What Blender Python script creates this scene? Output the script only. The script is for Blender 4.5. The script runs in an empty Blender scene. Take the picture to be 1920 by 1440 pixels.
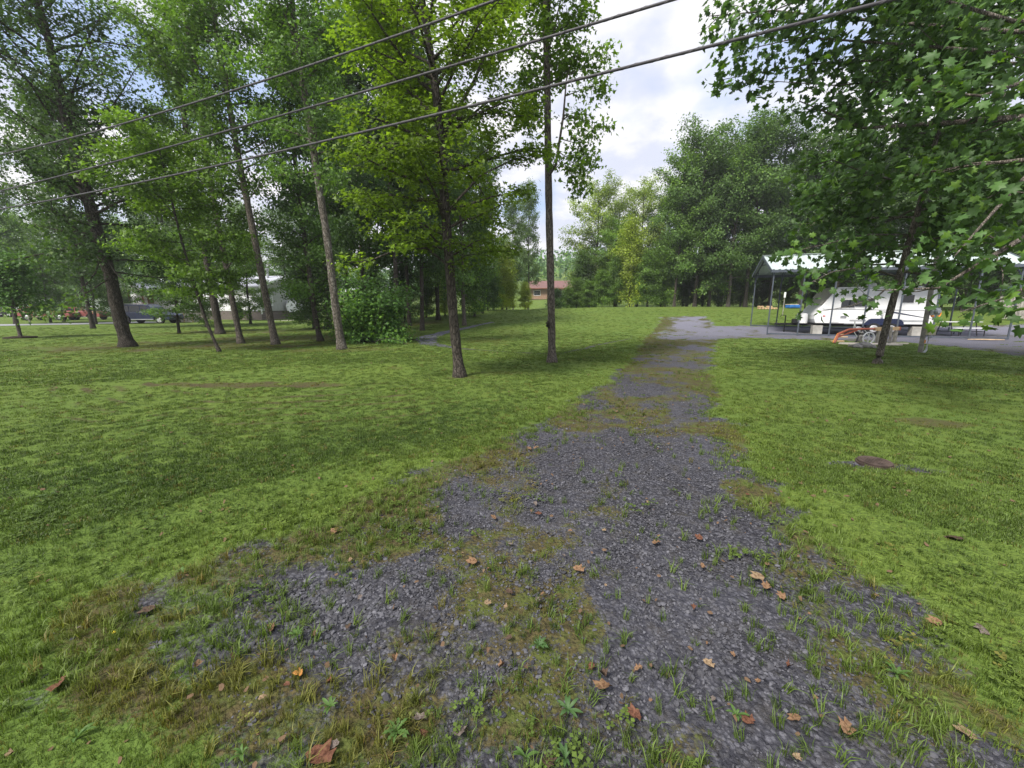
import bpy, math, random
import numpy as np
from mathutils import Vector, Matrix

random.seed(4)
rng = np.random.default_rng(11)
S = bpy.context.scene
COL = S.collection

# ------------------------------------------------------------------ camera, sky, sun, exposure
PITCH, FPX, EYE = math.radians(10.95), 760.0, 1.6
cam = bpy.data.objects.new('camera', bpy.data.cameras.new('camera'))
COL.objects.link(cam)
cam.location = (0, 0, EYE)
cam.rotation_euler = (math.pi / 2 - PITCH, 0, 0)
cam.data.sensor_width = 36
cam.data.lens = FPX / 1920 * 36
cam.data.clip_end = 2000
cam.data.clip_start = 0.05
S.camera = cam

SUN_DIR = Vector((-0.55, -0.55, 0.95)).normalized()       # towards the sun
W = bpy.data.worlds.new('World'); S.world = W; W.use_nodes = True
def build_world():
    nt = W.node_tree; N = nt.nodes; L = nt.links
    N.clear()
    out = N.new('ShaderNodeOutputWorld'); bg = N.new('ShaderNodeBackground')
    bg.inputs['Strength'].default_value = 0.1
    L.new(bg.outputs[0], out.inputs[0])
    sky = N.new('ShaderNodeTexSky'); sky.sky_type = 'NISHITA'; sky.sun_disc = False
    sky.sun_elevation = math.asin(SUN_DIR.z); sky.sun_rotation = math.atan2(SUN_DIR.x, SUN_DIR.y)
    tc = N.new('ShaderNodeTexCoord')
    sep = N.new('ShaderNodeSeparateXYZ'); L.new(tc.outputs['Generated'], sep.inputs[0])
    mz = N.new('ShaderNodeMath'); mz.operation = 'MAXIMUM'; mz.inputs[1].default_value = 0.0; L.new(sep.outputs[2], mz.inputs[0])
    az = N.new('ShaderNodeMath'); az.operation = 'ADD'; az.inputs[1].default_value = 0.22; L.new(mz.outputs[0], az.inputs[0])
    dv = N.new('ShaderNodeVectorMath'); dv.operation = 'DIVIDE'
    cb = N.new('ShaderNodeCombineXYZ')
    for i in range(3): L.new(az.outputs[0], cb.inputs[i])
    L.new(tc.outputs['Generated'], dv.inputs[0]); L.new(cb.outputs[0], dv.inputs[1])
    def noise(scale, detail, rough, off):
        mp = N.new('ShaderNodeMapping'); mp.inputs['Location'].default_value = off
        mp.inputs['Scale'].default_value = (1, 1.0, 0.0); mp.inputs['Rotation'].default_value = (0, 0, 0.5)
        L.new(dv.outputs[0], mp.inputs[0])
        n = N.new('ShaderNodeTexNoise'); n.inputs['Scale'].default_value = scale
        n.inputs['Detail'].default_value = detail; n.inputs['Roughness'].default_value = rough
        L.new(mp.outputs[0], n.inputs['Vector']); return n
    def ramp(src, a, b):
        r = N.new('ShaderNodeMapRange'); r.interpolation_type = 'SMOOTHSTEP'
        r.inputs[1].default_value = a; r.inputs[2].default_value = b
        L.new(src, r.inputs[0]); return r.outputs[0]
    def mix(f, a, b):
        m = N.new('ShaderNodeMix'); m.data_type = 'RGBA'
        if isinstance(f, float): m.inputs[0].default_value = f
        else: L.new(f, m.inputs[0])
        for k, v in ((6, a), (7, b)):
            if isinstance(v, tuple): m.inputs[k].default_value = v
            else: L.new(v, m.inputs[k])
        return m.outputs[2]
    n1 = noise(1.5, 5, 0.5, (3.1, 1.7, 0)); n2 = noise(2.6, 5, 0.55, (7.3, 2.2, 0)); n3 = noise(0.9, 3, 0.5, (0.4, 5.0, 0))
    veil = mix(0.62, sky.outputs[0], (3.6, 4.6, 6.9, 1))
    grey = mix(ramp(n2.outputs[0], 0.40, 0.58), (4.6, 4.85, 5.8, 1), (6.5, 6.4, 6.55, 1))
    cl = mix(ramp(n1.outputs[0], 0.32, 0.50), veil, grey)
    hz = mix(ramp(sep.outputs[2], 0.22, 0.02), cl, (5.6, 5.55, 5.75, 1))
    L.new(hz, bg.inputs['Color'])
build_world()

sl = bpy.data.lights.new('sun', 'SUN'); sl.energy = 4.2; sl.angle = math.radians(14); sl.color = (1, 0.95, 0.86)
sun = bpy.data.objects.new('sun', sl); COL.objects.link(sun)
sun.rotation_euler = (-SUN_DIR).to_track_quat('-Z', 'Y').to_euler()
sun.location = (-20, -10, 40)
S.view_settings.view_transform = 'Standard'; S.view_settings.look = 'None'
S.view_settings.exposure = 0.80; S.view_settings.gamma = 1; S.view_settings.use_curve_mapping = False
S.render.engine = 'CYCLES'
cy = S.cycles
cy.use_denoising = True
cy.max_bounces = 8; cy.diffuse_bounces = 4; cy.glossy_bounces = 3; cy.transmission_bounces = 6; cy.transparent_max_bounces = 6
cy.caustics_reflective = False; cy.caustics_refractive = False
cy.sample_clamp_indirect = 4

# ------------------------------------------------------------------ measuring helpers
CP, SP = math.cos(PITCH), math.sin(PITCH)
def ray(px, py):
    xc = (px - 960) / FPX; yc = -(py - 720) / FPX
    return np.array([xc, CP + yc * SP, -SP + yc * CP])
def at(px, py, Y):
    d = ray(px, py); q = d * (Y / d[1]); return Vector((q[0], q[1], q[2] + EYE))
def atz(px, py, z):
    d = ray(px, py); q = d * ((z - EYE) / d[2]); return Vector((q[0], q[1], z))
def sstep(a, b, x):
    t = np.clip((np.asarray(x, float) - a) / (b - a), 0, 1); return t * t * (3 - 2 * t)
_perm = np.random.default_rng(3).random((256, 256))
def vnoise(x, y):
    xi = np.floor(x).astype(int); yi = np.floor(y).astype(int); fx = x - xi; fy = y - yi
    fx = fx * fx * (3 - 2 * fx); fy = fy * fy * (3 - 2 * fy)
    g = lambda a, b: _perm[a & 255, b & 255]
    return (g(xi, yi) * (1 - fx) + g(xi + 1, yi) * fx) * (1 - fy) + (g(xi, yi + 1) * (1 - fx) + g(xi + 1, yi + 1) * fx) * fy
def fbm(x, y, f=1.0, o=4):
    x = np.asarray(x, float); y = np.asarray(y, float)
    s = 0; a = 0.5; t = 0
    for i in range(o):
        s = s + a * vnoise(x * f + 17.3 * i + 400, y * f + 9.1 * i + 400); t += a; a *= 0.5; f *= 2.03
    return s / t - 0.5
def H0(x, y):
    x = np.asarray(x, float); y = np.asarray(y, float)
    side = sstep(-22, -3, x - 0.0 * y)
    k = 0.050 + 0.012 * sstep(0, 14, x)
    r = k * np.clip(y - 22.5, 0, None)
    r = np.minimum(r, k * 23.5) * sstep(20.0, 27, y)
    far = 0.0375 * np.clip(y - 60, 0, None) + 0.10 * np.clip(y - 118, 0, None)
    dip = -1.0 * sstep(47, 58, y) * (1 - sstep(62, 80, y)) * (1 - 0.6 * sstep(6, 16, x))
    mound = 0.16 * np.exp(-(((x + 3.0) / 0.8) ** 2 + ((y - 10.2) / 0.6) ** 2))
    return r * side + far * (0.35 + 0.65 * side) + dip * side + mound + 0.12 * fbm(x, y, 0.12, 2) * sstep(3, 12, np.abs(x) + y) + 0.035 * fbm(x, y, 0.9, 3)
def Hs(x, y): return float(H0(np.array([x]), np.array([y]))[0])
def gp(px, py, Ymax=140):
    d = ray(px, py); lo = 0.3
    t = lo; step = 0.05
    while t < Ymax * 1.6:
        q = d * t
        if q[2] + EYE < Hs(q[0], q[1]):
            a, b = t - step, t
            for _ in range(14):
                m = (a + b) / 2; q = d * m
                if q[2] + EYE < Hs(q[0], q[1]): b = m
                else: a = m
            return Vector((q[0], q[1], Hs(q[0], q[1])))
        step = max(0.05, 0.01 * t); t += step
    q = d * (Ymax / d[1]); return Vector((q[0], q[1], Hs(q[0], q[1])))
def grd(px, Y):
    x = (px - 960) / FPX * (Y * CP + EYE * SP); return Vector((x, Y, Hs(x, Y)))

# ------------------------------------------------------------------ materials
def new_mat(name):
    m = bpy.data.materials.new(name); m.use_nodes = True; nt = m.node_tree; nt.nodes.clear()
    out = nt.nodes.new('ShaderNodeOutputMaterial'); return m, nt, out
def mixc(nt, f, a, b, blend='MIX'):
    m = nt.nodes.new('ShaderNodeMix'); m.data_type = 'RGBA'; m.blend_type = blend
    for k, v in ((0, f), (6, a), (7, b)):
        if isinstance(v, (float, int)): m.inputs[k].default_value = v
        elif isinstance(v, tuple): m.inputs[k].default_value = (v + (1,))[:4]
        else: nt.links.new(v, m.inputs[k])
    return m.outputs[2]
def mrange(nt, src, a, b, c=0.0, d=1.0):
    r = nt.nodes.new('ShaderNodeMapRange'); r.interpolation_type = 'SMOOTHSTEP'
    for i, v in ((1, a), (2, b), (3, c), (4, d)): r.inputs[i].default_value = v
    nt.links.new(src, r.inputs[0]); return r.outputs[0]
def tex_noise(nt, vec, scale, detail=3, rough=0.55):
    n = nt.nodes.new('ShaderNodeTexNoise'); n.inputs['Scale'].default_value = scale
    n.inputs['Detail'].default_value = detail; n.inputs['Roughness'].default_value = rough
    if vec is not None: nt.links.new(vec, n.inputs['Vector'])
    return n.outputs[0]
def mapping(nt, vec, scale=(1, 1, 1), rot=(0, 0, 0)):
    m = nt.nodes.new('ShaderNodeMapping'); m.inputs['Scale'].default_value = scale; m.inputs['Rotation'].default_value = rot
    nt.links.new(vec, m.inputs[0]); return m.outputs[0]
def attr(nt, name, kind='GEOMETRY'):
    a = nt.nodes.new('ShaderNodeAttribute'); a.attribute_name = name; a.attribute_type = kind; return a
def bsdf(nt, out, col, rough=0.6, spec=0.3, metal=0.0, bump=None, bstr=0.3, bdist=0.01, coat=0.0):
    p = nt.nodes.new('ShaderNodeBsdfPrincipled')
    for k, v in (('Base Color', col), ('Roughness', rough), ('Specular IOR Level', spec), ('Metallic', metal), ('Coat Weight', coat)):
        if isinstance(v, tuple): p.inputs[k].default_value = (v + (1,))[:4]
        elif isinstance(v, (int, float)): p.inputs[k].default_value = v
        else: nt.links.new(v, p.inputs[k])
    if bump is not None:
        b = nt.nodes.new('ShaderNodeBump'); b.inputs['Strength'].default_value = bstr; b.inputs['Distance'].default_value = bdist
        nt.links.new(bump, b.inputs['Height']); nt.links.new(b.outputs[0], p.inputs['Normal'])
    if out is not None: nt.links.new(p.outputs[0], out.inputs[0])
    return p
def worn(name, col, rough=0.55, spec=0.3, metal=0.0, var=0.15, scale=3.0, dirt=None, coat=0.0, bump=0.0):
    m, nt, out = new_mat(name)
    tc = nt.nodes.new('ShaderNodeTexCoord').outputs['Object']
    n1 = tex_noise(nt, tc, scale, 5, 0.6); n2 = tex_noise(nt, tc, scale * 9, 3)
    lo = tuple(c * (1 - var) for c in col); hi = tuple(min(1, c * (1 + var)) for c in col)
    c = mixc(nt, mrange(nt, n1, 0.3, 0.7), lo, hi)
    if dirt: c = mixc(nt, mrange(nt, n1, 0.52, 0.8, 0, 0.7), c, dirt)
    r = mrange(nt, n2, 0.3, 0.7, rough * 0.85, min(1, rough * 1.15))
    bsdf(nt, out, c, r, spec, metal, n2 if bump else None, bump, 0.01, coat); return m

def leaf_material(name, trans=0.38, rough=0.5, hue=(1.25, 1.12, 0.5), instancer=False, spec=0.25):
    m, nt, out = new_mat(name)
    oi = nt.nodes.new('ShaderNodeObjectInfo')
    a = attr(nt, 'tint', 'GEOMETRY')
    base = oi.outputs['Color']
    t = a.outputs['Fac']
    val = mrange(nt, t, 0.0, 1.0, 0.85, 2.15)
    vc = nt.nodes.new('ShaderNodeCombineXYZ')
    for i in range(3): nt.links.new(val, vc.inputs[i])
    c = mixc(nt, 1.0, base, vc.outputs[0], 'MULTIPLY')
    yel = mixc(nt, 1.0, c, hue, 'MULTIPLY')
    c = mixc(nt, mrange(nt, t, 0.6, 1.0, 0, 0.8), c, yel)
    p = bsdf(nt, None, c, rough, spec)
    tr = nt.nodes.new('ShaderNodeBsdfTranslucent')
    tcol = mixc(nt, 1.0, c, (1.35, 1.45, 0.45), 'MULTIPLY'); nt.links.new(tcol, tr.inputs[0])
    mx = nt.nodes.new('ShaderNodeMixShader'); mx.inputs[0].default_value = trans
    nt.links.new(p.outputs[0], mx.inputs[1]); nt.links.new(tr.outputs[0], mx.inputs[2]); nt.links.new(mx.outputs[0], out.inputs[0])
    return m
def grass_material(name):
    m, nt, out = new_mat(name)
    a = attr(nt, 'tone', 'INSTANCER').outputs['Fac']
    b = attr(nt, 'tint', 'GEOMETRY').outputs['Fac']
    g = attr(nt, 'kindc', 'INSTANCER').outputs['Fac']       # 0 green .. 1 dry straw
    c = mixc(nt, a, (0.047, 0.086, 0.020), (0.135, 0.192, 0.035))
    c = mixc(nt, g, c, (0.17, 0.125, 0.035))
    v = mrange(nt, b, 0, 1, 0.6, 1.35); vc = nt.nodes.new('ShaderNodeCombineXYZ')
    for i in range(3): nt.links.new(v, vc.inputs[i])
    c = mixc(nt, 1.0, c, vc.outputs[0], 'MULTIPLY')
    p = bsdf(nt, None, c, 0.5, 0.25)
    tr = nt.nodes.new('ShaderNodeBsdfTranslucent'); nt.links.new(mixc(nt, 1.0, c, (1.2, 1.3, 0.6), 'MULTIPLY'), tr.inputs[0])
    mx = nt.nodes.new('ShaderNodeMixShader'); mx.inputs[0].default_value = 0.35
    nt.links.new(p.outputs[0], mx.inputs[1]); nt.links.new(tr.outputs[0], mx.inputs[2]); nt.links.new(mx.outputs[0], out.inputs[0])
    return m
def bark_material(name, dark, light, pale, pale_amt=0.5):
    m, nt, out = new_mat(name)
    tc = nt.nodes.new('ShaderNodeTexCoord').outputs['Object']
    st = mapping(nt, tc, (9, 9, 1.6))
    n = tex_noise(nt, st, 3.0, 6, 0.65)
    big = tex_noise(nt, mapping(nt, tc, (1.2, 1.2, 0.5)), 1.6, 4, 0.6)
    lich = tex_noise(nt, mapping(nt, tc, (4, 4, 1.3)), 1.7, 5, 0.6)
    w = nt.nodes.new('ShaderNodeTexVoronoi'); w.feature = 'DISTANCE_TO_EDGE'; w.inputs['Scale'].default_value = 4.5
    nt.links.new(st, w.inputs['Vector'])
    crack = mrange(nt, w.outputs['Distance'], 0.0, 0.22)
    c = mixc(nt, mrange(nt, n, 0.35, 0.68), dark, light)
    c = mixc(nt, mrange(nt, big, 0.4, 0.65, 0, 0.45), c, tuple(v * 0.7 for v in light))
    c = mixc(nt, mrange(nt, lich, 0.62 - 0.14 * pale_amt, 0.74, 0, pale_amt), c, pale)
    dk = mixc(nt, crack, tuple(v * 0.6 for v in dark), c)
    ad = nt.nodes.new('ShaderNodeMath'); ad.operation = 'ADD'; nt.links.new(crack, ad.inputs[0]); nt.links.new(n, ad.inputs[1])
    bsdf(nt, out, dk, 0.85, 0.15, bump=ad.outputs[0], bstr=0.7, bdist=0.03); return m

def ground_material():
    m, nt, out = new_mat('ground_cover')
    pos = nt.nodes.new('ShaderNodeNewGeometry').outputs['Position']
    grav = attr(nt, 'grav').outputs['Fac']; moss = attr(nt, 'moss').outputs['Fac']
    brown = attr(nt, 'brown').outputs['Fac']; tone = attr(nt, 'tone').outputs['Fac']
    fine = tex_noise(nt, pos, 38, 4, 0.7); mid = tex_noise(nt, pos, 7, 4, 0.65); big = tex_noise(nt, pos, 0.55, 3, 0.6)
    g = mixc(nt, mrange(nt, fine, 0.3, 0.7), (0.052, 0.084, 0.017), (0.124, 0.182, 0.034))
    g = mixc(nt, mrange(nt, mid, 0.35, 0.7, 0, 0.35), g, (0.150, 0.195, 0.038))
    g = mixc(nt, mrange(nt, big, 0.42, 0.7, 0, 0.45), g, (0.082, 0.145, 0.030))
    g = mixc(nt, tone, g, (0.062, 0.105, 0.020))
    # crushed grey stone
    vo = nt.nodes.new('ShaderNodeTexVoronoi'); vo.inputs['Scale'].default_value = 48; nt.links.new(pos, vo.inputs['Vector'])
    vo2 = nt.nodes.new('ShaderNodeTexVoronoi'); vo2.inputs['Scale'].default_value = 21; nt.links.new(pos, vo2.inputs['Vector'])
    sp = nt.nodes.new('ShaderNodeSeparateColor'); nt.links.new(vo.outputs['Color'], sp.inputs[0])
    s = mixc(nt, mrange(nt, sp.outputs[0], 0.05, 1.0), (0.024, 0.024, 0.029), (0.120, 0.120, 0.140))
    s = mixc(nt, mrange(nt, vo.outputs['Distance'], 0.25, 0.62, 0, 0.75), s, (0.028, 0.028, 0.036))
    s = mixc(nt, mrange(nt, big, 0.4, 0.65, 0, 0.35), s, (0.088, 0.090, 0.113))
    s = mixc(nt, mrange(nt, mid, 0.48, 0.68, 0, 0.45), s, (0.066, 0.060, 0.053))
    yy = nt.nodes.new('ShaderNodeSeparateXYZ'); nt.links.new(pos, yy.inputs[0])
    s = mixc(nt, mrange(nt, yy.outputs[1], 8, 30, 0, 0.6), s, (0.225, 0.225, 0.285))     # stone turns paler farther up the drive
    mo = mixc(nt, mrange(nt, fine, 0.3, 0.7), (0.034, 0.031, 0.018), (0.100, 0.082, 0.036))
    mo = mixc(nt, mrange(nt, mid, 0.42, 0.66, 0, 0.75), mo, (0.078, 0.105, 0.024))
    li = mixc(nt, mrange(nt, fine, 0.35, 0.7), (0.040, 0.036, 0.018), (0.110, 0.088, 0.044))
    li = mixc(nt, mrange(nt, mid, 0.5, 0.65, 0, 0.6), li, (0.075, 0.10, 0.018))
    def nudge(src, amt):
        a = nt.nodes.new('ShaderNodeMath'); a.operation = 'MULTIPLY_ADD'; a.inputs[1].default_value = amt; a.inputs[2].default_value = -amt / 2
        nt.links.new(fine, a.inputs[0]); b = nt.nodes.new('ShaderNodeMath'); b.operation = 'ADD'
        nt.links.new(a.outputs[0], b.inputs[0]); nt.links.new(src, b.inputs[1]); return b.outputs[0]
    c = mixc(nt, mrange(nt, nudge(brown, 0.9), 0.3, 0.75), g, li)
    c = mixc(nt, mrange(nt, nudge(grav, 1.1), 0.35, 0.65), c, s)
    c = mixc(nt, mrange(nt, nudge(moss, 1.2), 0.3, 0.7), c, mo)
    inv = nt.nodes.new('ShaderNodeMath'); inv.operation = 'MULTIPLY_ADD'; inv.inputs[1].default_value = -0.5; nt.links.new(vo.outputs['Distance'], inv.inputs[0]); nt.links.new(fine, inv.inputs[2])
    hh = nt.nodes.new('ShaderNodeMath'); hh.operation = 'MULTIPLY_ADD'; hh.inputs[1].default_value = 2.0
    nt.links.new(mid, hh.inputs[0]); nt.links.new(inv.outputs[0], hh.inputs[2])
    bsdf(nt, out, c, 0.9, 0.12, bump=hh.outputs[0], bstr=0.75, bdist=0.03); return m

M = {}
M['ground'] = ground_material()
M['leaf'] = leaf_material('leaf_green')
M['leaf_bright'] = leaf_material('leaf_bright', trans=0.5, hue=(1.3, 1.15, 0.5))
M['grass'] = grass_material('grass_blades')
M['bark_dark'] = bark_material('bark_dark', (0.050, 0.043, 0.036), (0.150, 0.130, 0.110), (0.24, 0.23, 0.20), 0.4)
M['bark_grey'] = bark_material('bark_grey', (0.105, 0.088, 0.075), (0.265, 0.232, 0.200), (0.40, 0.38, 0.35), 0.5)
M['bark_pale'] = bark_material('bark_pale', (0.085, 0.075, 0.060), (0.25, 0.22, 0.19), (0.52, 0.50, 0.45), 0.8)
M['white_paint'] = worn('white_paint', (0.74, 0.75, 0.76), 0.35, 0.4, var=0.05, dirt=(0.6, 0.58, 0.53))
M['cream_cap'] = worn('cream_cap', (0.50, 0.47, 0.43), 0.6, 0.3, var=0.14, scale=2.0, dirt=(0.33, 0.29, 0.23))
M['roof_metal'] = worn('roof_metal', (0.35, 0.41, 0.40), 0.4, 0.4, var=0.04)
M['post_metal'] = worn('post_metal', (0.085, 0.10, 0.125), 0.45, 0.4, metal=0.3)
M['navy'] = worn('navy', (0.012, 0.018, 0.055), 0.3, 0.5)
M['grey_stripe'] = worn('grey_stripe', (0.33, 0.34, 0.36), 0.4, 0.4)
M['black'] = worn('black', (0.018, 0.018, 0.02), 0.6, 0.3, var=0.3)
M['rubber'] = worn('rubber', (0.022, 0.022, 0.024), 0.85, 0.2, var=0.3)
M['rim'] = worn('rim', (0.50, 0.50, 0.52), 0.35, 0.5, metal=0.5)
M['concrete'] = worn('concrete', (0.34, 0.33, 0.31), 0.9, 0.2, var=0.2, bump=0.3)
M['pale_slab'] = worn('pale_slab', (0.55, 0.50, 0.44), 0.9, 0.2, var=0.2, bump=0.3)
M['stone'] = worn('stone', (0.17, 0.165, 0.16), 0.9, 0.2, var=0.4, scale=6, bump=0.4)
M['wood_tan'] = worn('wood_tan', (0.48, 0.34, 0.20), 0.8, 0.2, var=0.25, scale=6, bump=0.2)
M['wood_grey'] = worn('wood_grey', (0.25, 0.235, 0.215), 0.85, 0.2, var=0.3, scale=5, bump=0.3)
M['wood_brown'] = worn('wood_brown', (0.16, 0.065, 0.035), 0.8, 0.2, var=0.3)
M['orange'] = worn('orange', (0.30, 0.075, 0.040), 0.5, 0.4, var=0.2, dirt=(0.35, 0.09, 0.04))
M['orange_hose'] = worn('orange_hose', (0.75, 0.25, 0.02), 0.5, 0.4)
M['red'] = worn('red', (0.28, 0.085, 0.08), 0.4, 0.5)
M['blue'] = worn('blue', (0.025, 0.12, 0.36), 0.6, 0.3, var=0.3)
M['beige_box'] = worn('beige_box', (0.40, 0.37, 0.27), 0.5, 0.4, var=0.12)
M['pvc'] = worn('pvc', (0.45, 0.47, 0.49), 0.45, 0.4)
M['siding_shade_grey'] = worn('siding_shade_grey', (0.36, 0.37, 0.365), 0.6, 0.3, var=0.08)  # gable siding darkened to paint in its shade; far building wall shares it
M['siding_white'] = worn('siding_white', (0.80, 0.81, 0.83), 0.55, 0.3, var=0.04)
M['shingle'] = worn('shingle', (0.36, 0.37, 0.42), 0.85, 0.2, var=0.15, scale=12)
M['shingle_brown'] = worn('shingle_brown', (0.15, 0.085, 0.08), 0.9, 0.2, var=0.2, scale=12)
M['brick_tan'] = worn('brick_tan', (0.27, 0.175, 0.12), 0.9, 0.2, var=0.2)
M['steel'] = worn('steel', (0.45, 0.46, 0.48), 0.4, 0.5, metal=0.6)
M['rust'] = worn('rust', (0.058, 0.042, 0.036), 0.85, 0.2, var=0.4, scale=10, bump=0.3)
M['cable'] = worn('cable', (0.055, 0.052, 0.058), 0.6, 0.3)
M['asphalt'] = worn('asphalt', (0.24, 0.245, 0.27), 0.9, 0.2, var=0.12)
M['mulch'] = worn('mulch', (0.035, 0.026, 0.020), 0.95, 0.1, var=0.4, scale=14, bump=0.5)
M['green_roof'] = worn('green_roof', (0.045, 0.075, 0.07), 0.6, 0.3)
M['litter'] = worn('litter', (0.30, 0.19, 0.11), 0.85, 0.2, var=0.3, scale=20)
M['orange_tag'] = worn('orange_tag', (0.65, 0.27, 0.05), 0.6, 0.3)
M['lens_red'] = worn('lens_red', (0.5, 0.03, 0.02), 0.3, 0.5)
def glass(name, col, rough=0.06):
    m, nt, out = new_mat(name); bsdf(nt, out, col, rough, 0.7); return m
M['glass'] = glass('dark_glass', (0.012, 0.015, 0.018))
M['screen'] = glass('pale_glass', (0.10, 0.13, 0.18), 0.08)
def brick_material():
    m, nt, out = new_mat('brick_course')
    tc = nt.nodes.new('ShaderNodeTexCoord').outputs['Object']
    b = nt.nodes.new('ShaderNodeTexBrick'); b.inputs['Scale'].default_value = 5.0
    b.inputs['Color1'].default_value = (0.17, 0.135, 0.12, 1); b.inputs['Color2'].default_value = (0.085, 0.07, 0.065, 1); b.inputs['Mortar'].default_value = (0.22, 0.21, 0.2, 1)
    mp = nt.nodes.new('ShaderNodeMapping'); mp.inputs['Rotation'].default_value = (math.pi / 2, 0, 0); nt.links.new(tc, mp.inputs[0]); nt.links.new(mp.outputs[0], b.inputs['Vector'])
    bsdf(nt, out, b.outputs['Color'], 0.9, 0.2); return m
M['brick'] = brick_material()
def stones_material():
    m, nt, out = new_mat('stone_chips')
    t = attr(nt, 'tone', 'INSTANCER').outputs['Fac']
    pos = nt.nodes.new('ShaderNodeTexCoord').outputs['Object']
    n = tex_noise(nt, pos, 30, 3)
    c = mixc(nt, t, (0.022, 0.022, 0.027), (0.130, 0.130, 0.150))
    c = mixc(nt, mrange(nt, n, 0.4, 0.7, 0, 0.35), c, (0.10, 0.10, 0.115))
    bsdf(nt, out, c, 0.75, 0.3); return m
M['chips'] = stones_material()

# ------------------------------------------------------------------ object helpers
def tag(o, label=None, cat=None, group=None, kind=None):
    for k, v in (('label', label), ('category', cat), ('group', group), ('kind', kind)):
        if v: o[k] = v
    return o
def link(name, me, parent=None):
    o = bpy.data.objects.new(name, me); COL.objects.link(o)
    if parent is not None: o.parent = parent
    return o
def thing(name, label, cat, loc=(0, 0, 0), rz=0.0, group=None):
    o = bpy.data.objects.new(name, None); COL.objects.link(o); o.location = loc; o.rotation_euler = (0, 0, rz)
    o.empty_display_size = 0.2
    return tag(o, label, cat, group)
def arr_mesh(name, verts, tris, mat, attrs=None, quads=None, smooth=False):
    """Mesh from arrays; attrs: name -> (domain, values)."""
    me = bpy.data.meshes.new(name)
    nt_, nq = (len(tris) if tris is not None else 0), (len(quads) if quads is not None else 0)
    me.vertices.add(len(verts)); me.vertices.foreach_set('co', np.asarray(verts, np.float32).ravel())
    me.loops.add(nt_ * 3 + nq * 4); me.polygons.add(nt_ + nq)
    li = []
    if nt_: li.append(np.asarray(tris, np.int32).ravel())
    if nq: li.append(np.asarray(quads, np.int32).ravel())
    me.loops.foreach_set('vertex_index', np.concatenate(li))
    st = np.concatenate([np.arange(nt_) * 3, nt_ * 3 + np.arange(nq) * 4]).astype(np.int32)
    me.polygons.foreach_set('loop_start', st)
    me.polygons.foreach_set('loop_total', np.concatenate([np.full(nt_, 3), np.full(nq, 4)]).astype(np.int32))
    if smooth: me.polygons.foreach_set('use_smooth', np.ones(nt_ + nq, bool))
    for k, (dom, v) in (attrs or {}).items():
        a = me.attributes.new(k, 'FLOAT', dom); a.data.foreach_set('value', np.asarray(v, np.float32))
    if mat is not None: me.materials.append(mat)
    me.update(calc_edges=True)
    return me

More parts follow.
